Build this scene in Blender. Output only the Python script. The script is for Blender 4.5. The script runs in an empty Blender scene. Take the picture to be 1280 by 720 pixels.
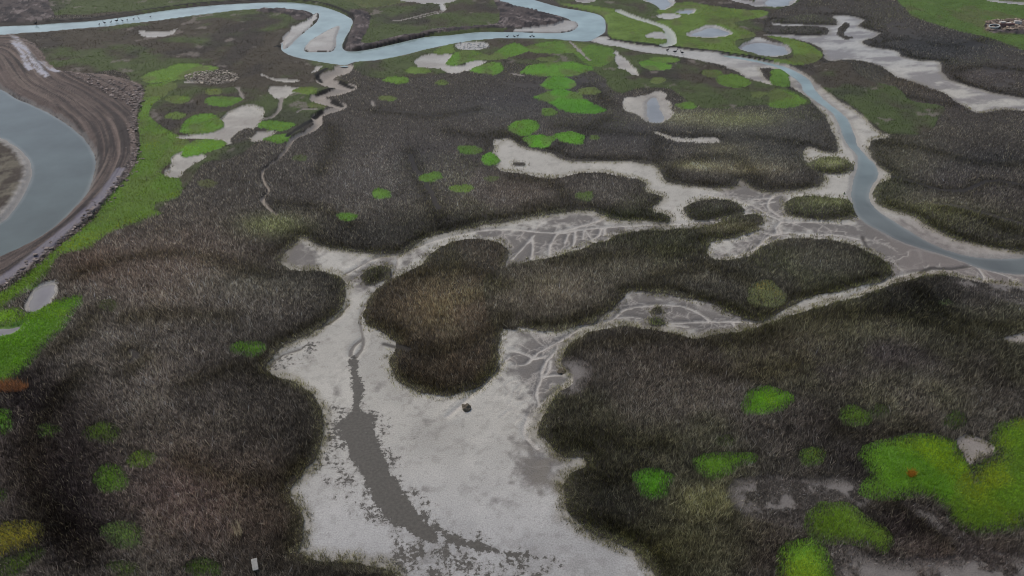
import bpy, bmesh, math, random
import numpy as np
from mathutils import Vector, noise as mnoise

rng = np.random.default_rng(7)
random.seed(7)
R = math.radians
scene = bpy.context.scene
col = scene.collection

# ------------------------------------------------------------------ survey frame
# The site plan was measured off the photograph: plan points are written as the photo pixel (1280x720) that
# sees them and are turned into metres on the ground here, once.
CAM_H, PITCH, FPX = 60.0, R(35.0), 640 / math.tan(R(35.0))
CP, SP = math.cos(PITCH), math.sin(PITCH)

def to_world(px, py):
    u = (np.asarray(px, float) - 640) / FPX
    v = (np.asarray(py, float) - 360) / FPX
    down = SP + v * CP
    t = CAM_H / down
    return u * t, (CP - v * SP) * t

def to_plan(X, Y):
    fwd = Y * CP + CAM_H * SP
    return 640 + FPX * X / fwd, 360 + FPX * (CAM_H * CP - Y * SP) / fwd

def lin(c, k=1.0):
    c = np.asarray(c, float) / 255.0
    return np.where(c <= 0.04045, c / 12.92, ((c + 0.055) / 1.055) ** 2.4) * k

# ------------------------------------------------------------------ noise
def vnoise(x, y, seed=0):
    xi = np.floor(x).astype(np.int64); yi = np.floor(y).astype(np.int64)
    fx = (x - xi).astype(np.float32); fy = (y - yi).astype(np.float32)
    fx = fx * fx * (3 - 2 * fx); fy = fy * fy * (3 - 2 * fy)
    def h(a, b):
        n = (a * 374761393 + b * 668265263 + seed * 974634777) & 0xFFFFFFFF
        n = ((n ^ (n >> 13)) * 1274126177) & 0xFFFFFFFF
        n = n ^ (n >> 16)
        return (n & 0xFFFF).astype(np.float32) / 65535.0
    a = h(xi, yi); b = h(xi + 1, yi); c = h(xi, yi + 1); d = h(xi + 1, yi + 1)
    return (a + (b - a) * fx) * (1 - fy) + (c + (d - c) * fx) * fy

def fbm(x, y, scale, octaves=4, seed=0, gain=0.5):
    s = 0; amp = 1; tot = 0; f = 1.0 / scale
    for o in range(octaves):
        s = s + amp * vnoise(x * f + 17.3 * o, y * f - 9.1 * o, seed + o * 13); tot += amp
        amp *= gain; f *= 2.03
    return s / tot

def smooth(a, b, x):
    t = np.clip((x - a) / (b - a), 0, 1)
    return t * t * (3 - 2 * t)

# ------------------------------------------------------------------ the terrain lattice (finer where the ground is nearer)
X0, X1, SX = -220.0, 1500.0, 1.35
Y0, Y1, SY = -150.0, 830.0, 1.2
NX = int((X1 - X0) / SX) + 1
NY = int((Y1 - Y0) / SY) + 1
gpx = X0 + SX * np.arange(NX); gpy = Y0 + SY * np.arange(NY)
PX, PY = np.meshgrid(gpx, gpy)
GX, GY = to_world(PX, PY)
GX = GX.astype(np.float32); GY = GY.astype(np.float32)

def spline(pts, n=4, closed=True):
    P = np.asarray(pts, float); m = len(P); out = []
    for i in range(m if closed else m - 1):
        if closed: p0, p1, p2, p3 = P[i - 1], P[i], P[(i + 1) % m], P[(i + 2) % m]
        else: p0, p1, p2, p3 = P[max(i - 1, 0)], P[i], P[i + 1], P[min(i + 2, m - 1)]
        for k in range(n):
            t = k / n
            out.append(0.5 * (2 * p1 + (p2 - p0) * t + (2 * p0 - 5 * p1 + 4 * p2 - p3) * t * t + (3 * p1 - p0 - 3 * p2 + p3) * t ** 3))
    if not closed: out.append(P[-1])
    return np.array(out)

def seg_field(P, D, closed, want_s=False):
    """distance in metres from the lattice points to a line of plan points, up to D"""
    dist = np.full(GX.shape, D, np.float32)
    along = np.zeros(GX.shape, np.float32) if want_s else None
    side = np.zeros(GX.shape, np.float32) if want_s else None
    wx, wy = to_world(P[:, 0], P[:, 1]); m = len(P); acc = 0.0
    for i in range(m if closed else m - 1):
        j = (i + 1) % m
        ax, ay, bx, by = wx[i], wy[i], wx[j], wy[j]
        L = math.hypot(bx - ax, by - ay)
        ylo, yhi = min(ay, by) - D, max(ay, by) + D
        xlo, xhi = min(ax, bx) - D, max(ax, bx) + D
        cx, cy = to_plan(np.array([xlo, xlo, xhi, xhi]), np.array([max(ylo, 5), yhi, max(ylo, 5), yhi]))
        c0 = max(0, int((cx.min() - X0) / SX)); c1 = min(NX, int((cx.max() - X0) / SX) + 2)
        r0 = max(0, int((cy.min() - Y0) / SY)); r1 = min(NY, int((cy.max() - Y0) / SY) + 2)
        if c1 <= c0 or r1 <= r0 or L < 1e-6: acc += L; continue
        x = GX[r0:r1, c0:c1] - ax; y = GY[r0:r1, c0:c1] - ay
        dx, dy = (bx - ax) / L, (by - ay) / L
        t = np.clip(x * dx + y * dy, 0, L)
        d = np.hypot(x - t * dx, y - t * dy)
        v = dist[r0:r1, c0:c1]; m_ = d < v
        v[m_] = d[m_]
        if want_s:
            along[r0:r1, c0:c1][m_] = (t + acc)[m_]
            side[r0:r1, c0:c1][m_] = (x * dy - y * dx)[m_]
        acc += L
    return (dist, along, side) if want_s else dist

def inside(P):
    M = np.zeros((NY, NX), bool)
    m = len(P); xs = [[] for _ in range(NY)]
    for i in range(m):
        (ax, ay), (bx, by) = P[i], P[(i + 1) % m]
        if ay == by: continue
        if ay > by: ax, ay, bx, by = bx, by, ax, ay
        r0 = max(0, math.ceil((ay - Y0) / SY)); r1 = min(NY - 1, math.ceil((by - Y0) / SY) - 1)
        for r in range(r0, r1 + 1):
            xs[r].append(ax + (bx - ax) * (gpy[r] - ay) / (by - ay))
    for r in range(NY):
        if xs[r]:
            s = sorted(xs[r])
            for a, b in zip(s[::2], s[1::2]):
                c0 = max(0, math.ceil((a - X0) / SX)); c1 = min(NX, math.floor((b - X0) / SX) + 1)
                if c1 > c0: M[r, c0:c1] = True
    return M

def poly(pts, D=3.0, n=4):
    """signed distance in metres, positive inside"""
    P = spline(pts, n) if n > 1 else np.asarray(pts, float)
    d = seg_field(P, D, True)
    return np.where(inside(P), d, -d)

def ell(cx, cy, rx, ry, k=14, rag=0.12):
    out = []
    ph = (cx * 1.7 + cy * 0.9)
    for i in range(k):
        a = 2 * math.pi * i / k
        r = 1 + rag * (math.sin(2 * a + ph) * 0.5 + math.sin(3 * a + ph * 2.1) * 0.6 + math.sin(5 * a + ph * 0.7) * 0.4)
        out.append((cx + rx * r * math.cos(a), cy + ry * r * math.sin(a)))
    return out

def union(polys, D=3.0, n=4):
    s = np.full(GX.shape, -D, np.float32)
    for p in polys: s = np.maximum(s, poly(p, D, n))
    return s

def lines(ls, D, n=4):
    d = np.full(GX.shape, D, np.float32)
    for l in ls: d = np.minimum(d, seg_field(spline(l, n, False), D, False))
    return d

# ------------------------------------------------------------------ site plan
# --- water
CANAL = [(-220,80),(-60,88),(0,110),(20,122),(55,137),(85,155),(105,172),(117,190),(120,206),(115,226),(105,246),(85,268),(60,290),(30,308),(0,322),(-60,350),(-220,420)]
SPIT = [(-220,140),(-60,158),(0,172),(12,178),(28,190),(38,207),(36,226),(25,248),(10,268),(0,277),(-60,310),(-220,380)]
RIVER_A = [(-220,52),(-60,37),(0,32),(40,30.5),(70,28),(110,25.5),(150,21),(200,13),(250,7),(300,3.5),(340,2),(370,2.5),(400,6.5),(420,12.5),(435,19.5),(441,26),(437,38),(431,48),(428.5,60),(440,63),(460,61),(490,54.5),(530,45.5),(560,43),(600,39),(640,39),(680,39),(706,36),(718,30),(712,24),(698,19),(670,13),(640,6),(610,-3),(560,-18),(480,-45),
           (560,-50),(620,-16),(668,-1),(700,8),(730,13),(750,18),(757,26),(757,38),(753,42),(746,46),(735,51),(710,50),(680,48.5),(640,47.5),(600,49.5),(560,55.5),(530,62),(500,69.5),(470,75),(443,77),(434,80),(420,80.5),(400,77),(370,71),(354,64),(351,57),(357,46),(370,37),(386,30),(392,20),(386,14),(370,11.5),(340,10.5),(300,12.5),(250,18.5),(200,25),(150,31),(100,35),(60,39),(30,41),(0,43.5),(-60,50),(-220,66)]
RIVER_B = [(905,70),(930,74),(955,79),(975,85),(990,95),(1001,104),(1004,113),(1016,123),(1031,133),(1043,144),(1050,158),(1054,170),(1060,181),(1071,193),(1071,210),(1066,226),(1064,240),(1066,254),(1070,266),(1082,278),(1103,289),(1125,300),(1150,309),(1180,318),(1204,326),(1222,333),(1240,338),(1262,341),(1300,343),(1400,340),(1500,340),(1500,318),(1400,320),(1300,320),(1280,320.5),(1250,322),(1225,320.5),(1200,316),(1175,308),(1150,295),(1125,280),(1105,267),(1092,256),(1087,246),(1091,232),(1098,221),(1097,208),(1085,195),(1073,181),(1068,165),(1060,148),(1050,138),(1035,127),(1020,112),(1013,100),(1000,91),(980,82),(955,76),(930,71),(905,68)]
PONDS = [
 [(807,130),(815,122),(822,126),(826,138),(832,150),(816,151),(808,142)],
 [(926,60),(945,52),(965,54),(981,58),(984,66),(965,70),(942,66)],
 [(866,43),(885,35),(900,36),(912,41.5),(890,45)],
 [(800,-8),(830,-8),(836,3),(832,9),(828,11),(818,4)],
 [(848,14),(858,11.5),(868,13),(864,16.5),(852,16.5)],
 [(960,-6),(990,-8),(985,4),(968,8),(958,4)],
 [(36,388),(48,362),(69,354),(70,366),(62,378),(48,387)],
 [(-30,418),(0,411),(20,407),(30,403),(24,411),(0,419),(-30,428)],
]
# --- pale mud
FLAT = [(352,322),(372,302),(380,297),(398,308),(440,315),(500,318),(520,306),(545,296),(600,283),(640,277),(690,268),(735,264),(750,268),(775,277),(805,277),(835,280),(838,272),(830,266),(815,262),(828,250),(825,243),(808,238),(806,228),(798,222),(780,220),(760,215),(740,214),(715,216),(700,220),(680,220),(655,215),(640,214),(625,210),(617,200),(616,190),(625,178),(635,174),(650,182),(665,187),(690,192),(705,200),(730,202),(760,203),(790,203),(818,208),(826,218),(835,228),(860,233),(880,235),(905,236),(922,232),(926,226),(940,235),(960,241),(980,240),(1000,238),(1020,235),(1030,225),(1022,212),(1008,200),(1003,190),(1010,184),(1030,190),(1050,190),(1056,178),(1068,190),(1078,210),(1080,240),(1092,258),(1128,268),(1164,286),(1210,304),(1300,318),(1400,325),(1400,372),(1280,358),(1240,352),(1210,348),(1180,342),(1150,344),(1120,352),(1100,359),(1075,369),(1050,374),(1005,386),(985,394),(960,402),(945,408),(930,411),(900,416),(870,421),(850,418),(825,412),(800,408),(775,405),(758,408),(740,412),(722,420),(710,432),(703,445),(705,458),(715,468),(712,480),(700,487),(692,497),(682,510),(674,528),(672,543),(682,550),(695,565),(708,573),(725,572),(733,580),(722,585),(712,593),(706,605),(706,625),(709,642),(720,655),(745,668),(770,680),(795,690),(806,703),(815,715),(835,770),(840,830),(500,830),(500,740),(490,718),(470,708),(440,702),(400,698),(372,692),(375,680),(378,660),(377,640),(368,628),(360,618),(370,603),(385,588),(398,570),(405,550),(405,535),(403,515),(395,497),(380,484),(362,474),(345,468),(331,460),(338,450),(348,437),(365,428),(385,420),(405,408),(420,395),(430,385),(433,368),(430,352),(420,342),(400,336),(375,336),(360,333)]
CORRIDOR = [(735,48),(757,46),(765,51),(800,57),(830,60),(870,64),(900,67),(930,70),(958,75),(985,81),(1005,92),(1018,102),(1032,114),(1052,128),(1072,140),(1088,155),(1100,166),(1110,169),(1097,172),(1086,176),(1086,188),(1093,202),(1103,211),(1114,220),(1101,226),(1093,235),(1091,246),(1097,256),(1112,262),(1132,268),(1150,276),(1165,288),(1185,298),(1210,306),(1240,312),(1280,318),(1400,322),(1400,345),(1200,340),(1100,300),(1062,260),(1052,225),(1050,200),(1045,175),(1036,152),(1020,132),(1002,116),(990,108),(985,98),(972,88),(950,84),(958,100),(975,106),(965,107),(945,102),(930,95),(918,87),(900,82),(880,78),(860,74),(830,69),(800,65),(770,59),(745,54)]
POINT_BAR = [(640,38),(660,35),(690,31),(703,27),(718,26),(722,32),(710,39),(680,40.5)]
INNER_SHORE = [(354,60),(354,52),(360,42),(368,34),(380,27),(391,18),(398,16),(396,26),(384,36),(370,48),(360,58)]
BAR = [(381,63),(386,52),(396,45),(410,37),(424,31.5),(420,45),(417,62),(400,64)]
PALE = [
 [(208,220),(216,197),(235,190),(256,197),(240,207),(226,222)],
 [(222,173),(250,168),(270,160),(278,150),(292,136),(310,132),(330,136),(332,150),(320,160),(305,170),(285,180),(270,174)],
 [(305,170),(322,166),(346,164),(336,173),(320,180)],
 [(335,112),(345,108),(370,111),(366,119),(352,126),(342,121)],
 [(319,92),(330,93),(345,98),(378,101),(360,104),(330,99)],
 [(520,76),(535,68),(566,69),(560,78),(575,83),(590,77),(608,78),(595,86),(580,90),(565,93),(545,86),(525,84)],
 [(570,59),(580,54),(600,53),(612,57),(600,63),(576,63)],
 [(388,93),(394,84),(403,84),(399,90)],
 [(769,65),(775,70),(788,80),(798,94),(780,88),(772,85)],
 [(777,124),(790,121),(810,118),(825,114),(834,124),(841,142),(837,151),(814,153),(800,146),(782,139)],
 [(858,44),(885,32),(900,34),(917,42.5),(890,47)],
 [(922,60),(945,48),(966,52),(984,57),(988,67),(965,72),(938,66)],
 [(818,20),(832,17),(850,19),(846,23),(826,24)],
 [(846,14),(858,10.5),(871,13),(866,17.5),(850,17.5)],
 [(718,2),(730,-1),(742,0),(738,3)],
 [(790,-6),(840,-4),(843,4),(838,9),(827,12),(818,5)],
 [(808,45),(822,40),(836,44),(832,48),(816,48)],
 [(955,-6),(996,-8),(994,2),(975,10),(955,9),(940,4)],
 [(905,-2),(930,0),(958,6),(950,9),(925,4)],
 [(1195,550),(1215,545),(1242,560),(1226,573),(1211,583),(1203,570)],
 [(30,389),(44,360),(70,350),(75,365),(66,378),(48,389)],
 [(-60,425),(0,409),(20,405),(34,399),(26,411),(0,421),(-60,436)],
 [(1205,418),(1240,425),(1262,420),(1300,415),(1400,418),(1400,434),(1300,432),(1270,430),(1240,427)],
 [(500,1),(520,-4),(560,-4),(568,1),(556,5),(530,5)],
 [(552,4),(557,12),(552,14),(549,5)],
 [(175,39),(190,41),(215,39),(222,37),(212,45),(185,47)],
 [(1232,0),(1262,2),(1300,6),(1300,8),(1260,5),(1240,3)],
 [(820,166),(840,172),(862,173),(896,172),(895,178),(872,180),(850,178)],
 [(615,176),(630,174),(640,178),(630,184)],
 [(250,102),(252,104),(233,104),(238,101)],
]
FLAT_EAST = [(1040,20),(1060,20),(1079,25),(1073,32),(1085,38),(1100,42),(1090,48),(1078,52),(1085,58),(1120,64),(1126,70),(1150,76),(1175,78),(1178,90),(1185,98),(1200,105),(1240,116),(1280,123),(1400,138),(1500,150),(1500,165),(1400,152),(1280,138),(1245,137),(1225,141),(1205,133),(1180,116),(1150,105),(1120,95),(1105,85),(1085,78),(1060,75),(1040,77),(1030,72),(1025,60),(1005,52),(980,47),(950,44),(985,43.5),(1005,45),(1025,45),(1036,40),(1030,34),(1000,33),(968,32),(966,27),(972,25),(1000,30),(1040,32),(1046,28)]
EAST_ISLETS = [[(1048,36),(1056,28),(1062,33),(1054,44),(1066,47),(1058,50),(1046,44)]]
# --- reed islands that stand free in the mud: (plan outline, label, colour)
I_BROWN = [(636,322),(636,310),(625,303),(612,299),(595,297),(572,299),(555,305),(540,315),(525,330),(505,340),(487,350),(470,362),(458,377),(454,392),(458,405),(470,414),(485,422),(495,430),(488,445),(487,455),(492,467),(500,478),(515,487),(540,494),(565,496),(590,490),(608,480),(620,466),(624,450),(626,432),(629,415),(636,404),(640,380),(636,352),(632,338)]
I_LONG = [(757,299),(740,303),(720,311),(700,317),(680,322),(655,326),(636,334),(622,343),(610,352),(612,380),(618,405),(638,409),(660,413),(690,415),(715,411),(740,404),(760,393),(775,378),(785,366),(810,366),(840,370),(868,376),(890,382),(910,392),(930,399),(948,403),(968,396),(985,384),(1010,374),(1050,365),(1085,356),(1108,351),(1116,338),(1106,325),(1085,312),(1060,303),(1030,297),(1000,296),(975,299),(955,306),(935,318),(905,324),(887,319),(884,310),(893,303),(925,297),(945,288),(956,276),(948,267),(930,267),(908,273),(880,281),(840,285),(800,287),(772,292)]
ISLANDS = [
 (I_BROWN, "large rusty brown reed island with dark lower lobe in middle of the pale mud flat", (82,68,55)),
 (I_LONG, "long olive grey reed island stretching from the brown island to the river mudbank", (70,67,58)),
 ([(856,258),(868,250),(890,247),(910,248),(925,255),(930,264),(915,271),(890,276),(865,276),(857,268)], "small dark oval reed island just above the thin pale rill, left of river bend", (58,58,50)),
 ([(1008,206),(1016,198),(1038,194),(1058,198),(1069,207),(1060,216),(1040,219),(1018,216)], "pale olive oval reed islet beside the blue channel, upper of two", (98,102,66)),
 ([(979,257),(988,246),(1010,243),(1040,245),(1060,248),(1073,257),(1076,268),(1060,274),(1030,276),(1000,273),(983,269)], "flat olive topped reed islet beside the blue channel, lower of two", (84,88,58)),
 ([(449,346),(456,337),(472,332),(488,334),(487,346),(474,354),(458,357)], "tiny olive reed islet by the forked rill, left of the brown island", (70,72,50)),
 ([(962,27),(985,21),(1015,19),(1038,22),(1046,27),(1030,32),(1000,31),(975,30)], "olive grey islet at head of the eastern mud arm, beyond the flat dark islet", (78,82,62)),
 ([(955,37),(980,33),(1010,33),(1030,38),(1034,43),(1015,45),(985,44),(958,42)], "flat dark islet at head of the eastern mud arm, above the ringed pond", (62,66,58)),
 ([(640,205),(648,202.5),(656,204),(657,207),(648,208.5),(641,207.5)], "isolated dark tussock on the white upper mud band", (55,52,48)),
 ([(812,404),(816,399),(826,400),(830,404),(825,408),(815,408)], "small bright green tussock on the brown mud between two reed beds", (66,92,38)),
 ([(814,389),(820,384),(827,387),(825,392),(817,392)], "small dark tussock beyond the bright green one on brown mud", (58,56,48)),
 ([(346,192),(346,170),(360,166)][:0] or [(300,165),(308,161),(318,163),(318,170),(306,176),(292,179),(290,174)], "dark ragged reed tuft on pale mud between two bright green patches", (60,56,52)),
]
# --- green patches: outline, label, colour, cover (0..1)
BG = (72,118,30)
PATCHES = [
 (ell(956,502,33,19), "bright green oval grass patch high in the near right reed bed, below the mud creek", BG, 1),
 (ell(818,604,26,20), "bright round green grass patch in near reeds closest to the pale mud edge", (68,122,32), 1),
 ([(866,575),(880,568),(905,567),(930,567),(943,572),(940,580),(922,588),(910,598),(892,602),(876,595),(868,585)], "green grass patch with a lobe to one side, beside the round one", (72,112,32), .95),
 (ell(908,552,13,8), "faint thin green grass spot just above the lobed patch", (66,84,40), .45),
 (ell(1015,571,17,12), "small dull green grass tuft alone between lobed patch and large lawn", (74,108,42), .8),
 (ell(1068,523,22,13), "dull green patch above the large lawn, brighter of a touching pair", (70,102,36), .85),
 (ell(1098,516,14,10), "dull green patch above the large lawn, fainter of a touching pair", (62,86,38), .6),
 (ell(1194,527,15,11), "small dark green patch above the lawn near the mud notch", (62,92,36), .7),
 ([(1072,570),(1090,556),(1118,548),(1145,544),(1178,546),(1200,556),(1207,572),(1222,592),(1232,640),(1200,660),(1178,640),(1160,626),(1140,623),(1110,627),(1078,622),(1074,610),(1084,595),(1080,582)], "large bright lawn of grass with an orange tuft in its middle", (74,116,34), 1),
 ([(1209,590),(1222,577),(1242,568),(1234,548),(1243,531),(1265,526),(1300,524),(1400,530),(1400,660),(1300,655),(1272,664),(1248,670),(1226,673),(1200,664),(1180,645),(1188,620)], "broad darker green lawn at picture edge beyond the grey mud notch", (74,108,34), 1),
 ([(1005,650),(1020,635),(1045,630),(1068,634),(1084,650),(1108,662),(1118,680),(1106,696),(1085,687),(1060,683),(1030,682),(1010,670)], "olive green patch with dark ragged tail, left of the dark reed circle", (76,108,36), .95),
 ([(974,690),(984,678),(1008,674),(1030,684),(1041,705),(1046,730),(1042,765),(985,765),(970,720)], "bright green patch cut by the bottom picture edge under the olive one", (88,132,38), 1),
 ([(-220,440),(-60,418),(0,405),(20,396),(40,386),(75,375),(104,371),(100,385),(92,396),(85,412),(65,430),(50,446),(35,463),(15,477),(0,482),(-60,492),(-220,520)], "large deep green sweep of grass below the small grey pond at left", (66,108,30), 1),
 ([(-40,392),(0,388),(20,387),(34,391),(34,400),(20,405),(0,409),(-40,412)], "lime green grass tongue between the grey pond and deep green sweep", (84,122,32), 1),
 (ell(60,539,17,10), "small green patch under the deep green sweep, left of its twin", (64,98,36), .8),
 (ell(128,542,23,13), "ragged green patch in dark reeds right of its smaller twin", (70,100,38), .75),
 (ell(139,602,22,18), "green blob touching a smaller spot, in pinkish reeds at left", (66,104,32), .9),
 (ell(178,575,17,10), "small yellow green spot on upper corner of the green blob", (78,106,38), .75),
 (ell(155,670,29,18), "grey green hazy patch in bottom left reeds, above two others", (78,106,58), .8),
 (ell(155,713,21,12), "grey green patch at bottom edge directly under the hazy one", (70,96,48), .75),
 (ell(255,712,25,15), "dark green patch at bottom edge beside the pale dry tuft", (66,96,40), .8),
 (ell(4,530,13,17), "bright green patch at left edge under the orange reeds", (70,118,36), .95),
 ([(-30,655),(0,655),(30,652),(54,654),(57,668),(45,684),(25,692),(0,698),(-30,704)], "mustard yellow patch at bottom left corner", (100,106,42), .85),
 ([(0,705),(20,694),(45,686),(55,692),(45,706),(25,722),(5,730)], "dark green patch under the mustard yellow one", (58,86,34), .85),
 (ell(-2,620,14,13), "dark green patch cut by the left edge above the mustard one", (60,96,36), .8),
 (ell(313,438,23,10), "green patch at edge of left reed bed near the pale mud", (64,104,34), .9),
 (ell(137,382,15,7), "faint green patch in reeds right of the deep green sweep", (66,78,44), .5),
 (ell(260,231,14,5), "faint olive patch in reeds below the small violet mud patch", (74,82,52), .4),
 (ell(477,243,14,7), "green dot in the middle reed bed, larger of two near the left", (74,122,36), 1),
 (ell(434,272,14,6), "green dot in middle reed bed nearest to the pale cove", (70,112,36), .95),
 (ell(538,223,14,5.5), "green dot in the middle reed bed, left of the yellow rimmed one", (72,124,36), 1),
 (ell(578,237,15,5.5), "green dot with a yellow dry rim in middle reed bed", (84,118,44), .95),
 (ell(614,200,14,7.5), "bright green dot touching the tip of the white mud band", (78,132,38), 1),
 (ell(587,189,17,6), "darker green dot left of the one at white mud tip", (68,106,36), .95),
 (ell(614,225,9,4.5), "faint green dot just below the white mud tip", (66,82,50), .5),
 (ell(731,247,14,8), "faint green spot inside the reed bed below the white mud band", (70,92,46), .6),
 (ell(375,199,10,4), "faint green spot right of the winding narrow creek", (66,82,48), .45),
 (ell(957,370,24,17), "pale yellow green tussock on the lower side of the long reed island", (88,98,62), .55),
 (ell(1183,378,9,5), "faint green spot in the dark reeds right of the mud creek", (58,74,46), .5),
 (ell(1054,243,6,3), "tiny green tuft on top of the lower olive islet", (62,98,40), .9),
 ([(178,96),(200,88),(230,80),(262,83),(277,87),(250,95),(215,103),(185,105)], "long yellow green patch above the pale shell patch at left", (84,118,44), 1),
 ([(183,109),(214,103),(219,111),(205,119),(184,121)], "green patch wedged between dark track tip and long yellow green one", (76,108,38), 1),
 (ell(223,126,17,5.5), "flat oval green patch right of the track rubble", (78,112,38), 1),
 (ell(278,128,25,7), "flat oval green patch below the pale shell patch", (76,116,38), 1),
 ([(224,164),(238,147),(264,143),(275,150),(281,160),(262,168),(230,168)], "rounded green patch on edge of grey mud, above the largest one", (74,118,34), 1),
 ([(226,196),(236,180),(262,175),(281,178),(276,186),(250,194)], "bright green patch between two pale mud patches beside the verge", (84,132,36), 1),
 (ell(220,146,12,5), "dull green patch left of the rounded one on turf", (82,106,46), .8),
 (ell(345,158,25,6.5), "flat green oval on grey mud, upper of a pair by the winding creek", (74,118,36), 1),
 (ell(345,175,19,5.5), "flat green oval on grey mud, lower of a pair by the winding creek", (76,118,36), 1),
 (ell(268,116,10,4), "small yellowish patch between shell patch and flat oval", (84,104,46), .7),
 (ell(382,115,17,5), "green patch on left bank of the winding creek, upper one", (80,104,38), .9),
 (ell(396,133,13,4.5), "green patch on left bank of the winding creek, lower one", (78,100,40), .8),
 (ell(495,101,17,4.5), "flat green oval right of the winding creek mouth, upper one", (82,118,40), 1),
 (ell(485,124,13,4.5), "flat green oval right of the winding creek mouth, lower one", (76,104,40), .9),
 (ell(523,89,14,4.5), "yellow green oval left of the notched pale mud patch", (84,110,46), .9),
 (ell(552,104,9,4), "small dull green dot below the notched pale mud patch", (76,98,44), .7),
 ([(541,68),(548,60),(565,58),(569,66),(556,69)], "green patch on river edge above the notched pale mud", (80,104,44), .9),
 ([(556,81),(569,67),(594,64),(611,70),(624,62),(644,55),(662,64),(642,72),(627,76),(592,77),(572,83)], "large curling green patch wrapped around notched pale mud", (76,116,38), 1),
 (ell(610,87,22,7.5), "green oval below the curling patch, closing the pale notch", (80,124,40), 1),
 ([(650,91),(668,81),(700,79),(722,80),(739,85),(734,91),(705,97),(690,98),(662,95)], "broad green patch with yellow specks below the river meadow", (74,122,36), 1),
 ([(680,112),(682,98),(700,97),(715,102),(714,111),(698,113)], "deep green patch joining the broad patch and the lobed one", (66,120,32), 1),
 ([(667,121),(690,114),(715,115),(735,127),(757,138),(745,143),(720,144),(700,139),(690,131),(676,126)], "lobed deep green patch at centre top running to a point", (64,122,30), 1),
 (ell(738,115,13,5), "small green oval right of the lobed deep green patch", (78,112,42), .9),
 (ell(685,75,13,3), "thin green oval above the broad patch with yellow specks", (80,112,44), .9),
 (ell(686,141,11,4), "small green dot under the lobed deep green patch", (74,106,42), .8),
 (ell(655,161,17,10), "tall green patch with a yellow top beside the white mud tip", (76,124,36), 1),
 (ell(674,178,20,8.5), "bright green oval resting on upper rim of white mud band", (74,134,30), 1),
 (ell(714,173,19,8), "bright green oval right of the one on the mud rim", (76,130,34), 1),
 (ell(743,173,6,3), "tiny green dot at the right end of the green oval row", (76,100,48), .7),
 ([(800,79),(815,76),(838,82),(840,86),(828,89),(812,88)], "bright green patch under the wading birds", (78,122,40), 1),
 (ell(832,76,20,4), "flat dull green strip between bright patch and pale river", (78,108,44), .9),
 (ell(823,102,9,4.5), "small green dot right of the brown burnt tip", (84,114,46), .85),
 (ell(857,133,12,4), "bright green dot right of the pale kite shaped pond", (84,128,44), 1),
 ([(895,99),(910,93),(930,97),(941,105),(926,111),(906,108)], "green patch left of the narrow pale spit on river side", (76,108,38), .95),
 (ell(890,92,14,5), "dull green patch at foot of the pale spit base", (76,100,44), .8),
 (ell(948,119,13,5), "yellow green patch near head of the north east reed bed", (82,114,44), .9),
 ([(963,92),(970,86),(983,89),(987,98),(985,109),(972,108),(962,104)], "green wedge between pale spit and blue channel, upper one", (72,108,38), .95),
 ([(958,116),(975,112),(996,120),(1008,130),(990,135),(962,134)], "green wedge beside blue channel, lower one", (76,110,40), .95),
]
VERGE = [(182,112),(195,106),(210,118),(196,130),(188,146),(205,160),(225,172),(236,178),(234,188),(226,196),(204,214),(206,220),(226,224),(226,248),(198,256),(196,264),(206,268),(178,276),(160,283),(140,292),(126,302),(112,313),(76,321),(60,345),(30,368),(0,388),(-60,410),(-220,445),(-220,412),(-60,398),(0,368),(24,352),(50,330),(76,306),(96,293),(116,275),(136,251),(151,231),(166,211),(174,190),(172,150),(178,126)]
MEADOWS = [
 [(655,60),(690,53),(715,53),(740,57),(765,62),(766,76),(746,85),(728,78),(716,68),(700,69),(665,67)],
 [(700,6),(735,8),(760,11),(775,14),(800,25),(830,33),(836,44),(834,54),(820,57),(800,56),(775,52),(762,46),(758,28),(748,17)],
 [(836,42),(818,28),(838,24),(820,16),(840,6),(862,3),(890,8),(930,13),(958,15),(952,22),(918,29),(932,38),(944,46),(918,52),(925,62),(942,72),(985,74),(990,62),(975,53),(958,46),(980,47),(1006,54),(1022,62),(1028,73),(1010,81),(980,81),(945,74),(905,66),(870,62),(838,57)],
]
FIELD = [(1120,0),(1110,-20),(1200,-80),(1500,-90),(1500,70),(1300,64),(1270,59),(1250,53),(1228,46),(1200,40),(1165,30),(1138,20),(1130,10)]
TOP_GREEN = [(440,4),(470,10),(560,-8),(640,-30),(640,-60),(430,-60),(380,-20)]
# --- ploughed mud track and dirt banks
TRACK = [(-220,50),(-60,52),(0,46),(12,44),(30,50),(48,60),(58,76),(72,89),(100,92),(130,95),(155,100),(177,108),(181,114),(175,135),(170,160),(172,185),(171,204),(160,222),(145,241),(120,266),(100,288),(70,311),(40,336),(10,357),(-60,398),(-220,470),(-220,415),(-60,347),(0,319),(30,305),(58,288),(83,266),(102,245),(112,226),(117,206),(114,190),(102,172),(82,155),(54,138),(20,123),(0,111),(-60,88),(-220,78)]
TRACK_LINE = [(-60,62),(0,58),(30,66),(60,100),(100,122),(130,145),(145,165),(150,190),(144,212),(128,237),(104,264),(78,287),(48,308),(12,330),(-60,370),(-200,430)]
DIRT = [
 [(-220,20),(-60,-12),(0,-24),(50,-24),(60,-4),(63,10),(68,23),(40,28),(0,30),(-60,34),(-220,50)],
 [(612,-6),(640,6),(670,14),(698,21),(704,26),(692,31),(660,35),(640,36),(600,37),(560,41),(530,44),(530,40),(560,36),(600,33),(622,30),(624,16),(618,4)],
 [(437,15),(450,14),(462,18),(463,30),(456,44),(452,55),(470,54),(500,46),(530,43),(525,46),(490,54),(460,60),(441,63),(430,60),(432,48),(438,38),(442,26)],
 [(320,13),(340,11),(368,13),(384,16),(391,21),(384,25),(372,27),(360,20),(345,17),(330,17)],
]
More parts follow.
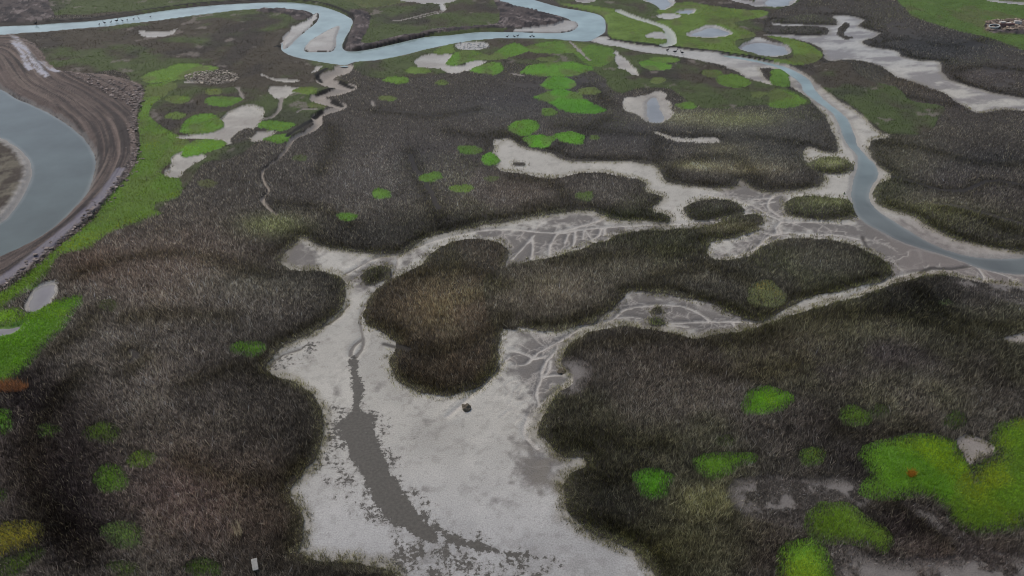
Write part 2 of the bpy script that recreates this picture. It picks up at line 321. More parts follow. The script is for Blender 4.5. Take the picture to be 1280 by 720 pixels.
DIRT.append([(1230,31),(1250,26),(1290,26),(1330,28),(1330,43),(1260,43),(1236,41)])
TURF = [
 [(-220,60),(0,44),(60,40),(150,32),(250,19),(340,11),(400,30),(351,60),(400,78),(434,80),(420,95),(438,110),(400,120),(410,132),(395,150),(362,178),(330,176),(290,200),(255,205),(230,240),(190,270),(165,270),(165,100),(60,95)],
 [(-220,30),(-60,20),(60,20),(150,20),(250,6),(340,0),(440,22),(430,60),(640,36),(620,-10),(480,-60),(300,-150),(-220,-150)],
 [(440,80),(500,70),(560,56),(640,48),(740,54),(870,76),(930,96),(1000,118),(1010,132),(960,132),(880,136),(840,112),(800,112),(770,118),(740,88),(640,80),(560,92),(470,100)],
 [(700,8),(760,12),(830,34),(840,58),(960,76),(1030,80),(960,44),(960,20),(1000,0),(960,-30),(800,-30),(700,-20)],
 [(1000,92),(1030,80),(1060,78),(1080,100),(1120,110),(1140,128),(1180,135),(1160,165),(1115,168),(1085,150),(1055,128),(1020,108)],
]
BEDS = [  # who owns the reeds where: outline, label
 ([(330,178),(420,110),(560,92),(760,84),(800,112),(775,124),(760,160),(640,176),(616,190),(640,214),(780,220),(830,245),(838,278),(735,264),(600,283),(500,318),(378,297),(345,268),(330,230)], "grey brown reed bed across the middle, between narrow creek and white mud band"),
 ([(760,84),(880,78),(980,100),(1056,178),(1030,225),(1022,238),(920,240),(830,230),(820,208),(700,200),(640,176),(760,160)], "grey reed bed north east of the white mud band, left of the blue channel"),
 ([(1020,95),(1060,74),(1230,140),(1500,150),(1500,326),(1280,320),(1150,280),(1095,256),(1086,190)], "dark reed bed right of the blue channel"),
 ([(960,-150),(1500,-150),(1500,152),(1280,126),(1180,100),(1070,40),(960,30)], "far dark reed bed beyond the eastern mud arm"),
 ([(660,410),(960,400),(1160,340),(1500,350),(1500,830),(840,830),(800,700),(700,640),(650,540)], "dark olive brown reed bed filling the right of the near ground"),
 ([(390,830),(372,690),(500,700),(500,830)], "low reed fringe at bottom edge of the pale flat"),
]
BED_LEFT = "pinkish brown reed bed filling the left of the near ground"
BED_OTHER = "dark reed and rush patches on the far marsh"

# colour drifts in the reeds: plan centre, radii, colour, strength
DRIFT = [
 (210,335,120,55,(88,78,71),.8),(110,330,45,25,(74,62,54),.7),(300,400,70,60,(70,66,62),.6),(60,580,95,110,(50,43,42),.9),(95,660,45,70,(40,35,36),1),
 (250,620,90,70,(78,66,62),.8),(330,540,80,60,(54,50,46),.7),(340,640,50,60,(70,60,52),.6),(140,440,80,50,(78,73,68),.6),(230,470,90,40,(76,70,66),.6),(40,500,50,40,(40,35,35),.9),
 (330,355,90,20,(76,74,66),.6),(420,350,40,45,(52,50,46),.8),(345,285,40,14,(84,84,62),.8),
 (560,210,200,60,(73,69,67),.6),(600,265,90,20,(78,72,66),.6),(520,200,25,22,(58,56,56),.7),(640,300,0.1,0.1,(0,0,0),0),(650,235,60,22,(82,74,66),.7),(760,240,60,18,(74,70,64),.6),(760,270,90,8,(52,54,42),.8),
 (460,295,110,22,(52,50,46),.8),(560,280,70,16,(46,44,40),.7),
 (640,130,70,18,(60,58,60),.7),(800,165,90,26,(66,64,64),.7),(720,105,60,14,(66,64,64),.6),(900,150,50,12,(84,82,66),.7),(950,170,90,25,(68,67,62),.6),(960,195,60,14,(60,60,58),.7),(930,205,60,14,(84,80,66),.6),(1000,150,60,40,(70,68,64),.6),
 (545,385,70,38,(84,74,60),.85),(580,325,50,22,(60,60,54),.8),(560,460,60,28,(52,48,40),.9),(685,365,62,34,(96,88,78),.9),(830,305,70,18,(54,54,46),.8),(930,285,40,10,(84,80,64),.7),(900,350,80,25,(62,60,56),.7),(1020,335,80,30,(58,58,50),.8),(780,330,60,20,(78,74,62),.6),
 (830,450,110,50,(64,58,52),.7),(1040,410,90,22,(76,72,60),.7),(980,440,80,40,(74,66,60),.6),(1160,380,70,35,(42,40,38),.95),(1240,380,50,20,(58,55,52),.6),(1100,450,100,30,(62,57,56),.7),(1240,470,80,40,(50,46,42),.8),(740,520,70,40,(62,58,52),.6),(720,620,40,50,(72,68,56),.5),(780,630,60,45,(54,51,50),.7),(900,650,100,50,(52,48,42),.7),(880,630,40,22,(88,84,66),.75),(1130,660,60,36,(48,42,41),.95),(1030,530,80,40,(54,49,46),.7),(1080,580,60,25,(44,40,39),.8),(830,690,60,30,(76,72,54),.6),(960,690,40,40,(50,44,40),.8),(1200,700,90,30,(70,60,56),.7),
 (850,148,45,8,(98,96,76),.7),(930,150,45,9,(94,96,66),.7),(870,208,30,5,(112,108,84),.8),(935,213,40,6,(98,92,74),.7),(905,186,30,6,(92,88,70),.6),(1040,204,24,6,(118,120,84),.8),(1035,252,40,6,(104,106,74),.8),(1150,262,55,12,(84,82,58),.7),(1115,235,22,12,(74,78,48),.6),(1145,205,50,14,(80,76,62),.6),(905,284,30,6,(98,92,74),.7),(1000,318,70,10,(72,70,60),.7),(850,345,60,10,(76,72,62),.6),(470,225,70,25,(80,76,72),.6),(400,270,40,10,(76,72,66),.5),(620,140,60,14,(74,72,68),.6),(345,282,36,12,(92,94,66),.7),
 (1120,190,50,50,(72,70,56),.6),(1110,240,40,25,(62,64,46),.7),(1200,230,90,40,(66,62,60),.7),(1240,200,60,14,(48,47,46),.8),(1180,275,60,18,(64,62,46),.7),(1230,290,60,22,(56,52,48),.6),(1160,255,60,12,(84,80,66),.5),
 (1150,60,60,18,(58,58,58),.8),(1200,60,60,16,(54,54,54),.7),(1120,30,60,14,(66,62,58),.7),(1090,120,40,22,(56,58,56),.8),(1200,130,80,18,(70,64,60),.6),(1240,95,60,12,(72,66,64),.6),(1060,105,40,22,(64,66,54),.7),(1130,105,50,16,(70,62,52),.6),
]
# --- rills
RILLS_THIN = [
 [(497,322),(490,345),(472,363),(457,380),(450,398),(452,412),(454,426),(452,436),(443,447)],
 [(452,424),(441,433),(438,444)],
 [(497,322),(505,315),(530,305),(560,296),(600,288),(640,286),(690,291),(740,285),(780,282),(830,280),(880,277),(915,268),(936,266),(960,269),(972,273),(980,277),(1010,277),(1060,279)],
 [(690,291),(715,285),(740,278),(752,272),(748,266)],
 [(668,294),(655,308),(640,324)],[(665,296),(666,310),(664,323)],[(697,291),(688,306),(686,321)],[(719,289),(717,305),(710,311)],[(711,292),(706,303)],[(731,287),(738,296),(742,302)],[(752,284),(748,294),(738,300)],[(756,285),(755,293)],[(730,287),(729,297)],
 [(978,276),(970,284),(971,290),(958,297),(950,305),(938,314),(925,317)],[(973,284),(976,290),(966,292),(945,288),(935,294)],[(925,318),(910,321),(895,321)],[(960,268),(940,256),(910,248),(880,242)],[(975,270),(960,258),(966,244),(975,241)],[(966,247),(940,249)],[(968,252),(950,255)],
 [(985,242),(1010,242),(1030,246)],[(980,290),(1010,292),(1050,294),(1080,300)],
 [(985,394),(965,400),(945,403),(920,401),(890,401),(872,390),(850,382),(820,381),(795,383),(778,388),(765,399),(730,407),(708,421),(690,431),(672,441),(657,455),(640,456)],
 [(885,401),(850,403),(820,401),(790,396),(772,397)],
 [(697,430),(695,438),(684,450),(678,462),(676,475),(671,488),(673,502),(679,512)],[(680,470),(700,468)],[(688,451),(686,462),(679,472)],
 [(640,437),(660,443),(668,448),(682,444)],[(712,473),(700,485),(685,497),(672,508)],[(672,560),(660,548),(655,535),(660,520)],
 [(1060,372),(1095,355),(1130,343),(1165,338),(1200,335),(1216,330)],
 [(380,297),(396,306),(398,316)],[(430,343),(450,332),(470,322),(495,318)],[(440,350),(455,338),(468,328)],
 [(375,436),(350,445),(335,458)],[(435,381),(420,398),(400,410)],
 [(590,491),(610,475),(625,458),(636,446)],[(560,520),(575,507),(590,492)],
 [(825,403),(860,408)],[(870,388),(885,398)],[(915,402),(922,412)],
 [(1222,334),(1230,345),(1228,352)],[(1240,338),(1270,348)],
]
RILLS_DARK = [
 [(1078,296),(1082,306),(1088,312)],[(1150,341),(1165,335),(1190,336),(1215,332)],
 [(1115,222),(1140,228),(1175,238),(1200,240),(1215,236),(1232,228),(1250,228),(1285,234)],
 [(513,195),(518,210),(535,235),(548,262)],[(1170,255),(1210,262),(1290,285)],[(560,150),(600,140),(640,148)],[(470,138),(500,140),(530,144),(550,146)],
 [(480,430),(510,438)],[(165,440),(172,447),(166,452)],
]
NARROW = [(430,84),(426,90),(413,94),(405,101),(418,107),(436,110),(424,115),(402,120),(397,124),(414,130),(426,134),(408,141),(396,147),(397,156),(384,166),(366,175),(356,189),(345,201),(328,214),(330,226),(336,238),(328,249),(336,260),(346,268)]
PATH = [(773,14),(790,21),(812,28),(830,34),(836,40),(840,48),(838,55),(828,58)]
SPIT_LINE = [(712,52),(722,62),(732,72),(738,76)]
TRICKLES = [[(297,110),(301,118),(305,124)],[(352,124),(349,138),(341,147),(330,150)],[(388,137),(375,139),(372,142)],[(378,137),(395,138)],[(590,48),(545,12),(560,22)][:0] or [(470,27),(500,26),(530,19),(556,13)],[(520,24),(550,17)],[(465,127),(467,133)],[(480,8),(520,24)][:0] or [(640,92),(652,95)],[(450,14),(446,30)][:0] or [(740,2),(700,-2)]]
CUT_BANKS = [[(60,27),(110,24),(150,18),(200,11),(250,5),(300,2),(340,0),(370,1),(400,4.5),(422,11),(437,18),(443,25)],[(441,63),(460,61),(490,54),(510,50),(530,45),(545,42)],[(351,57),(346,60)],[(405,80),(412,92),(403,100)][:0] or [(437,38),(430,60)],[(408,88),(396,95),(401,102)],[(426,104),(440,109)],[(415,112),(396,119)],[(416,127),(428,132)],[(402,140),(392,147)],[(864,63),(900,66.5),(940,72),(965,77)],[(760,50),(800,55),(850,61)],[(390,152),(360,172)]]
# where one round stand of reeds meets the next: dark seams, painted in as part of the bed shading
LOBES = [[(513,190),(518,212),(530,232),(545,262),(560,290)],[(345,255),(400,262),(440,285)],[(640,222),(690,230),(720,262)],[(655,262),(700,258),(760,262)],
 [(510,345),(560,338),(600,342),(628,358)],[(470,405),(500,430),(545,438),(600,425),(628,400)],[(690,330),(760,322),(830,315),(885,318)],[(830,318),(880,332),(930,350),(948,370),(940,395)],[(770,385),(830,345),(880,335)],
 [(700,158),(780,168),(850,170),(900,172)],[(835,225),(850,205),(900,196),(930,205),(950,232)],[(940,172),(990,178),(1010,184)],[(830,165),(820,185),(830,205)],[(760,150),(720,170),(690,190)],
 [(1115,222),(1150,232),(1200,240),(1235,228),(1290,236)],[(1100,180),(1150,186),(1200,200),(1250,208),(1300,205)],[(1180,262),(1225,272),(1250,285),(1300,290)],[(1090,110),(1130,120),(1190,132)],
 [(1075,60),(1120,50),(1190,58),(1240,48)],[(1190,90),(1230,84),(1290,90)],[(985,392),(1040,395),(1100,392),(1150,402),(1210,420)],[(1140,360),(1180,395),(1230,410),(1300,408)],[(700,440),(760,430),(830,425),(900,430),(960,415)],[(860,460),(940,470),(1000,455)],
 [(690,560),(740,545),(790,560),(830,555)],[(720,590),(770,600),(800,585)],[(1080,625),(1130,640),(1180,675)],[(1050,540),(1100,548),(1150,535)],
 [(100,345),(160,325),(240,320),(330,345)],[(160,400),(230,395),(290,400)],[(160,440),(180,452),(168,462)],[(240,480),(300,462),(345,470)],[(230,580),(280,600),(340,605),(378,585)],[(70,440),(110,410),(120,390)],[(100,470),(60,520),(40,580),(60,640),(110,690)],[(390,150),(420,170),(400,215)],[(470,140),(540,146),(600,138)],[(560,165),(600,172),(630,168)],[(700,100),(740,112),(760,130)]]
# dark wet film on the pale flat, and mottled brown mud
WET = [[(437,446),(448,444),(451,470),(456,490),(450,508),(468,522),(474,545),(486,578),(508,612),(530,648),(546,660),(552,670),(544,682),(526,678),(505,666),(478,648),(462,625),(452,600),(440,582),(430,558),(420,545),(418,530),(432,518),(440,502),(436,472)]]
WET.append([(540,652),(570,664),(600,676),(640,687),(692,695),(688,702),(640,698),(595,692),(560,680),(542,668)])
WET_SPECK_EXTRA = [(505,668),(560,676),(640,695),(690,700),(690,712),(640,730),(600,800),(500,800),(470,720)]
WET_SPECK = [[(405,510),(430,505),(470,505),(490,520),(500,580),(540,630),(570,660),(640,680),(700,690),(700,720),(640,740),(600,800),(480,800),(490,690),(440,640),(400,600),(385,590),(405,560)],[(330,462),(350,440),(390,425),(400,440),(380,455),(350,466)],[(620,700),(690,685),(700,700),(680,720)]]
BROWN_MUD = [[(640,290),(690,284),(760,284),(765,296),(730,308),(690,320),(640,334),(632,320)],[(690,275),(735,266),(752,272),(740,282),(700,285)],
 [(645,425),(670,422),(700,420),(712,425),(700,450),(712,470),(690,500),(672,520),(660,500),(640,480),(632,460)],[(655,560),(672,545),(700,570),(725,575),(700,595),(655,600)],
 [(780,372),(830,370),(880,380),(920,396),(950,402),(930,410),(880,418),(830,410),(780,402),(750,405)],[(940,240),(980,242),(975,268),(955,266),(935,256)],
 [(930,300),(965,282),(985,285),(970,300),(940,315),(900,322)],[(1075,275),(1120,280),(1180,308),(1230,330),(1290,338),(1290,358),(1210,347),(1150,343),(1110,345),(1090,312),(1070,295)],[(980,278),(1075,282),(1080,298),(1030,294),(985,288)],[(440,345),(465,330),(490,322),(480,345),(460,365),(440,372)],[(500,335),(520,318),(545,308),(530,322)],[(600,290),(640,288),(630,300),(610,298)],[(350,322),(368,305),(388,310),(392,334),(362,333)],[(760,285),(880,279),(850,284),(770,291)],[(905,232),(925,228),(960,243),(940,250),(905,244)]]
THIN = [  # straggly grey reeds over bare mud
 [(1130,632),(1165,640),(1195,660),(1222,688),(1262,702),(1300,712),(1300,790),(1100,790),(1046,720),(1042,692),(1062,690),(1090,702),(1150,706),(1196,694),(1172,668)],
 [(920,612),(960,605),(1075,608),(1078,625),(1035,634),(1000,660),(930,640)],
 [(1180,345),(1230,352),(1300,360),(1300,385),(1230,372),(1200,360)],
 [(700,455),(735,462),(730,490),(700,495)],
]

# ------------------------------------------------------------------ read the plan onto the lattice
VEG_REED, VEG_TURF, MUD, GRASS, DIRTC, WATER = 0, 1, 2, 3, 4, 5
rag = (fbm(GX, GY, 2.2, 4, 3) - 0.5) * 1.3                        # metres of raggedness for outlines
ragf = (fbm(GX, GY, 7.0, 4, 21) - 0.5) * 4.0
n_mid = fbm(GX, GY, 5.0, 4, 5)
n_big = fbm(GX, GY, 22.0, 4, 9)
n_fine = fbm(GX, GY, 0.7, 3, 31)

cls = np.full(GX.shape, VEG_REED, np.int8)
owner = np.zeros(GX.shape, np.int16)
edge = np.full(GX.shape, 3.0, np.float32)                            # metres to the margin of the plant stand

turf = union(TURF, 3.0, 3) + ragf * 0.5
cls[turf > 0] = VEG_TURF
mud = np.maximum(poly(FLAT, 3.0, 3), np.maximum(poly(CORRIDOR, 3.0, 3), poly(FLAT_EAST, 3.0, 3)))
mud_r = mud + rag * 0.7
pale = np.maximum(np.maximum(union(PALE, 3.0, 3), union([POINT_BAR, INNER_SHORE], 3.0)), union([BAR], 3.0)) + (rag * 1.0 + ragf * .55) * np.where(PY < 240, 1.0, .35)
cls[(mud_r > 0) | (pale > 0)] = MUD
edge = np.minimum(edge, np.maximum(-mud_r, 0))

owners = {0: None}
nid = 1
for pts, lab in BEDS:
    s = poly(pts, 1.0, 1)
    owner[(s > 0) & (owner == 0)] = nid
    owners[nid] = ('bed', lab); nid += 1
left = poly([(-220,215),(180,265),(230,240),(330,180),(380,297),(360,330),(440,400),(330,460),(410,540),(375,690),(420,830),(-220,830)], 1.0, 1)
owner[(left > 0) & (owner == 0)] = nid; owners[nid] = ('bed', BED_LEFT); nid += 1
owner[owner == 0] = nid; owners[nid] = ('bed', BED_OTHER); nid += 1
TURF_ID = nid; owners[nid] = ('turf', None); nid += 1
owner[cls == VEG_TURF] = TURF_ID

ISL = union(EAST_ISLETS, 3.0) + rag * .6
cls[ISL > 0] = VEG_REED; edge[ISL > 0] = np.minimum(3, ISL[ISL > 0])
icol = {}; isl_s = {}; tiny = []
for pts, lab, c in ISLANDS:
    s = poly(pts, 3.0) + rag * (0.7 if min(q[1] for q in pts) > 60 else .15)
    m = s > 0
    isl_s[nid] = s
    if max(q[1] for q in pts) - min(q[1] for q in pts) < 13: tiny.append(nid)
    if lab.startswith("large rusty"): brown_s = s
    if lab.startswith("long olive"):
        s = np.where(brown_s > -1.5, np.maximum(s, 0.0) + np.where(brown_s > -1.5, 2.0, 0), s)
    m = (s > 0) & (poly(pts, 3.0) > -0.6)
    cls[m] = VEG_REED; owner[m] = nid; edge[m] = np.minimum(3, s[m]); icol[nid] = c
    owners[nid] = ('island', lab); nid += 1
# where the brown and the long island grow together there is no bare margin
jn = (np.abs(PX - 630) < 14) & (PY > 345) & (PY < 405) & (cls == VEG_REED)
edge[jn] = 3.0

stand = -mud_r
fown_ = np.where(owner > 0, owner, 0)
for k_, s_ in isl_s.items():
    b_ = (s_ > stand); stand = np.where(b_, s_, stand)
    owner[b_ & (cls == MUD) & (s_ > -2)] = k_
stand = np.maximum(stand, ISL)
stand = np.where(pale > -.6, np.minimum(stand, -pale - .15), stand)
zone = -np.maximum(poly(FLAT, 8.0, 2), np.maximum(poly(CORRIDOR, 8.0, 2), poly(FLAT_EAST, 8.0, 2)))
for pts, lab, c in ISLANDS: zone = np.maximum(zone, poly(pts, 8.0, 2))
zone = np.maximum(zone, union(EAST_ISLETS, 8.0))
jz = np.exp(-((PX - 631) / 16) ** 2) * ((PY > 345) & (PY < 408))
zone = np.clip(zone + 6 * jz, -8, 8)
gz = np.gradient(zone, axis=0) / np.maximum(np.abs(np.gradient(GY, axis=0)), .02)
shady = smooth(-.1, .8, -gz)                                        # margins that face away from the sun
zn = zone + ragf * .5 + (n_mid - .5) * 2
rimdark = smooth(.2, .9, zn) * smooth(3.8, 1.0, zn) * (.30 + .70 * shady) * smooth(.25, .5, n_big + .1)  # dark margins: edge shading painted into the reed colour, stronger away from the sun
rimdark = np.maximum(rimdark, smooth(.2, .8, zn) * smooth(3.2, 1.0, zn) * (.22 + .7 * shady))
inner = smooth(3.0, 7.0, zn)  # bed interiors, painted lighter as part of the same shading
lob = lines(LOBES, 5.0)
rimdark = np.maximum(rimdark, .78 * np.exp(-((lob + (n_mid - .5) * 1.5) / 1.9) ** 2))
cover = np.ones(GX.shape, np.float32)
gcol = np.zeros(GX.shape + (3,), np.float32)
gedge = np.full(GX.shape, -3.0, np.float32)
def paint_grass(s, c, cov, oid):
    global cover
    m = (s > 0) & (cls != MUD) | (s > 0.35)
    was = cls == GRASS
    cls[m] = GRASS; owner[m] = oid; cover[m] = cov; gcol[m] = c; edge[m] = np.maximum(np.where(was[m], edge[m], 0), np.minimum(3.0, s[m]))
for pts, lab, c in ((VERGE, "bright green grass verge along the outer side of the ploughed track", (74,108,34)),
                    (MEADOWS[0], "green meadow strip below the river bend at top", (74,108,40)),
                    (MEADOWS[1], "green meadow inside the river bend, left of the pale path", (84,110,46)),
                    (MEADOWS[2], "green meadow around the grey ponds at top right", (80,106,42)),
                    (FIELD, "smooth green field in the far right corner", (66,94,38)),
                    (TOP_GREEN, "olive grass on the far bank beyond the river bend", (70,82,48))):
    s = poly(pts, 3.0) + ragf * 0.35
    s = np.where((cls == MUD) & (pale > 0), -1, s)
    paint_grass(s, c, .97, nid); owners[nid] = ('meadow', lab); nid += 1
for pts, lab, c, cov in PATCHES:
    s = poly(pts, 3.0) + (rag * .7 + ragf * .12 if min(q[1] for q in pts) > 300 else rag * 1.0 + ragf * .35)
    paint_grass(s, c, cov, nid); owners[nid] = ('patch', lab); nid += 1

track = poly(TRACK, 3.0, 3) + rag * 0.7
dirt = union(DIRT, 3.0, 3) + rag * 0.6
cls[(track > 0) | (dirt > 0)] = DIRTC
spit = poly(SPIT, 3.0)
cls[spit > -1.0] = DIRTC
TRACK_ID = nid; owners[nid] = ('track', None); nid += 1
owner[cls == DIRTC] = TRACK_ID

d_path = lines([PATH], 6.0); d_narrow = lines([NARROW], 5.0); d_trick = lines(TRICKLES + [SPIT_LINE], 3.0)
far = smooth(420, 60, PY)                                       # 1 toward the far marsh
narrow_w = 0.34 + 1.9 * smooth(200, 84, PY)
pw = (d_path < 1.3 + rag * .4) | (d_narrow + rag * .5 < narrow_w) | (d_trick + rag * .7 < 0.42)
cls[pw] = MUD
MUDZ = (cls == MUD)

canal = np.minimum(poly(CANAL, 3.0, 3), -spit)
river = np.maximum(poly(RIVER_A, 3.0, 3), poly(RIVER_B, 3.0, 3))
river = np.minimum(river, -union([BAR], 3.0))
river = np.minimum(river, -np.maximum(poly(POINT_BAR, 3.0), poly(INNER_SHORE, 3.0)))
ponds = union(PONDS, 3.0)
ponds = ponds + ragf * .7 + rag * .5
water = np.maximum(np.maximum(canal, river), ponds) + rag * 0.25

# reeds lean over the bank: the outline seen from above is the tips', the roots stand a little nearer
hp = np.clip((0.34 * FPX * np.cos(np.arctan2(CAM_H, GY)) / np.hypot(CAM_H, GY)) / SY, 0, 12)
shift = np.round(hp).astype(int)
rows = np.arange(NY)[:, None]
up = np.clip(rows - shift, 0, NY - 1)
bare_up = (cls == MUD)[up, np.arange(NX)[None, :]] & (cls == VEG_REED) & ((mud > -3)) & (PY > 85)
cls[bare_up & ~np.isin(owner, tiny)] = MUD
MUDZ = (cls == MUD)

# ------------------------------------------------------------------ heights and ground colours
Z = np.full(GX.shape, 0.16, np.float32) + (n_mid - 0.5) * 0.22
Z = np.where(MUDZ, (n_mid - 0.5) * 0.10, Z)
Z = np.where(cls == VEG_TURF, 0.30 + (n_mid - .5) * 0.35, Z)
Z = np.where(cls == GRASS, 0.22 + (n_mid - .5) * 0.18, Z)

bmz = union(BROWN_MUD, 3.0)
d_track, s_track, side_track = seg_field(spline(TRACK_LINE, 6, False), 26.0, False, True)
sgn = np.sign(side_track) * d_track
stripe = fbm(sgn * 1.25, s_track * 0.03, 1.0, 5, 77, .68)
stripe2 = fbm(sgn * 1.0 + 40, s_track * 0.02, 3.0, 3, 78)
clod = fbm(GX, GY, 1.1, 4, 55, .65)
ruts = np.where(track > 0, (stripe - .5) * 0.7 + (clod - .5) * 0.25, (clod - .5) * 0.9)
Z = np.where(cls == DIRTC, 0.45 + ruts + 0.25 * smooth(0, 2.5, np.maximum(track, dirt)), Z)
Z = np.where((cls == DIRTC) & (spit > -1.0), 0.1 + 0.12 * np.clip(spit + 1, 0, 3) + (clod - .5) * .5, Z)

FINE = []
def branch(x, y, a, L, lvl):
    pts = [(x, y)]
    for k in range(5):
        a += random.gauss(0, .38); x += math.cos(a) * L / 5; y += math.sin(a) * L / 5; pts.append((x, y))
        if lvl < 2 and random.random() < .42: branch(x, y, a + random.choice((-1, 1)) * random.uniform(.5, 1.1), L * .6, lvl + 1)
    px_, py_ = to_plan(np.array([p[0] for p in pts]), np.array([p[1] for p in pts]))
    FINE.append(list(zip(px_, py_)))
for l in RILLS_THIN[:1] + RILLS_THIN[2:]:
    q = spline(l, 5, False); wx_, wy_ = to_world(q[:, 0], q[:, 1])
    step = 0
    for i in range(1, len(q) - 1):
        step += math.hypot(wx_[i] - wx_[i - 1], wy_[i] - wy_[i - 1])
        c_ = int((q[i, 0] - X0) / SX); r_ = int((q[i, 1] - Y0) / SY)
        if step > 1.6 and bmz[r_, c_] > -1.0:
            step = random.uniform(-1.2, .4)
            a_ = math.atan2(wy_[i + 1] - wy_[i], wx_[i + 1] - wx_[i]) + random.choice((-1, 1)) * random.uniform(.5, 1.2)
            branch(wx_[i], wy_[i], a_, random.uniform(1.5, 5.0), 0)
d_fine = lines(FINE, 1.2, 2)
d_rt = lines(RILLS_THIN, 2.5); d_rd = lines(RILLS_DARK, 1.8)
wob = (fbm(GX, GY, 1.3, 3, 61) - .5) * 0.5
d_rt = np.abs(d_rt + wob * .7); 
creekness = MUDZ & (mud > -1)
Z -= np.where(MUDZ, 0.07 * np.exp(-(d_fine / .15) ** 2), 0)
Z -= np.where(MUDZ, 0.16 * np.exp(-(d_rt / 0.28) ** 2), 0)
Z += np.where(MUDZ, 0.05 * np.exp(-((d_rt - 0.9) / 0.45) ** 2), 0)
Z -= 0.5 * np.exp(-(d_narrow / np.maximum(narrow_w * .8, .4)) ** 2) * (np.minimum(d_narrow, 5) < 4.9)
Z -= 0.25 * np.exp(-(d_path / 1.2) ** 2)

WL = -0.20
bank = lines(CUT_BANKS, 4.0)
Z += np.where(bank < 3.9, 0.15 * smooth(4, 1, bank) * (water < 0.1), 0)
wz = np.clip(water, -3, 3)
shore = smooth(-0.9, 0.1, wz)
Zb = WL - 0.55 * smooth(0.0, 2.0, wz) + 0.02
Z = np.where(wz > -0.9, Z * (1 - shore) + np.minimum(Zb, np.where(wz > 0, Zb, 9)) * shore, Z)
Z = np.where(wz > 0.15, np.minimum(Z, WL - 0.05 - 0.1 * np.clip(wz, 0, 2)), Z)

def mix(a, b, t):
    t = np.asarray(t)[..., None]
    return a * (1 - t) + b * t

far0 = smooth(330, 120, PY)
C = np.zeros(GX.shape + (3,), np.float32)
C[:] = lin((46,42,38))                                               # dark litter under the reeds
# turf: olive and brown drifts
olive = lin((71,82,46)); brn = lin((68,62,51)); dk = lin((50,46,44))
tt = smooth(.38, .56, n_big + (n_mid - .5) * .35)
Ct = mix(mix(np.broadcast_to(brn, C.shape), olive, tt), dk, smooth(.55, .75, fbm(GX, GY * .6, 9, 4, 44)) * .6)
Ct = Ct * (0.62 + 0.5 * n_fine + .3 * fbm(GX * .45, GY, 1.6, 4, 172, .6))[..., None]
thinf = smooth(-1.5, 1.5, union(THIN, 3.0) + ragf * .5)
Ct = mix(Ct, lin((120,112,104)), smooth(.68, .76, fbm(GX, GY, 6.0, 5, 47, .6)) * .7)
m = cls == VEG_TURF; C[m] = Ct[m]
m = cls == GRASS; C[m] = (mix(lin(gcol[m]) * .9 + np.array([.016,.012,.003]), np.array(lin((84,84,54)))[None], smooth(.5, .66, fbm(GX[m], GY[m] * .7, 6, 4, 123)) * .6 * far0[m]) * (0.5 + 0.5 * n_mid[m] + .5 * n_fine[m])[:, None]) * 1.15
# thatch drifts: the same colours the blades take
nm0 = fbm(GX, GY, 2.4, 5, 92, .6)
def drift_colour(px, py, base=(66,62,57)):
    out = np.broadcast_to(lin(base), px.shape + (3,)).astype(np.float32).copy()
    for cx, cy, rx, ry, c, w in DRIFT:
        if w <= 0: continue
        g = np.exp(-(((px - cx) / rx) ** 2 + ((py - cy) / ry) ** 2)) * w
        out += (lin(c) - out) * g[..., None]
    mean = lin((66,62,57))
    lum = (out.mean(-1) / mean.mean())[..., None]
    return out * np.maximum(lum, .5) ** .35
m = cls == VEG_REED
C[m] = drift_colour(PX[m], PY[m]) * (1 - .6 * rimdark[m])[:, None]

C = mix(C, lin((112,107,102)) * (.7 + .6 * nm0[..., None]), thinf * smooth(.4, .55, nm0) * (cls == VEG_REED))
# mud
brownmud = union(BROWN_MUD, 3.0)
nm2 = fbm(GX, GY, 1.6, 5, 91, .6)
wob0 = fbm(GX, GY, 2.6, 3, 152) - .5
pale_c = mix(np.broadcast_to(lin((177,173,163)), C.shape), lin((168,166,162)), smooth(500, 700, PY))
pale_c = pale_c * (0.86 + 0.28 * n_mid)[..., None]
Cm = pale_c
Cm = mix(Cm, lin((96,91,87)), smooth(-2.0, 1.3, brownmud + ragf * .5 + (nm2 - .5) * 6 + (n_fine - .5) * 2.5) * .85)
Cm = mix(Cm, lin((128,118,112)), smooth(1080, 1150, PX) * smooth(262, 280, PY) * .5)
Cm = mix(Cm, lin((104,99,92)), smooth(.52, .64, nm2 * .35 + n_fine * .65) * .20)                       # stained crust
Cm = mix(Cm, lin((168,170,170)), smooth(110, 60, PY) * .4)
Cm = mix(Cm, lin((116,112,112)), smooth(880, 960, PX) * smooth(175, 140, PY) * smooth(.40, .62, fbm((GX + GY * .5) * .35, (GY - GX * .3) * 1.0, 3.2, 5, 181, .62)) * .75)
vein = 1 - np.abs(2 * fbm(GX + wob0 * 2, GY + wob0, 4.2, 3, 151, .45) - 1)
Cm = mix(Cm, lin((166,160,152)), smooth(.94, .99, vein) * smooth(-1.5, .5, brownmud) * .22 * smooth(160, 230, PY))
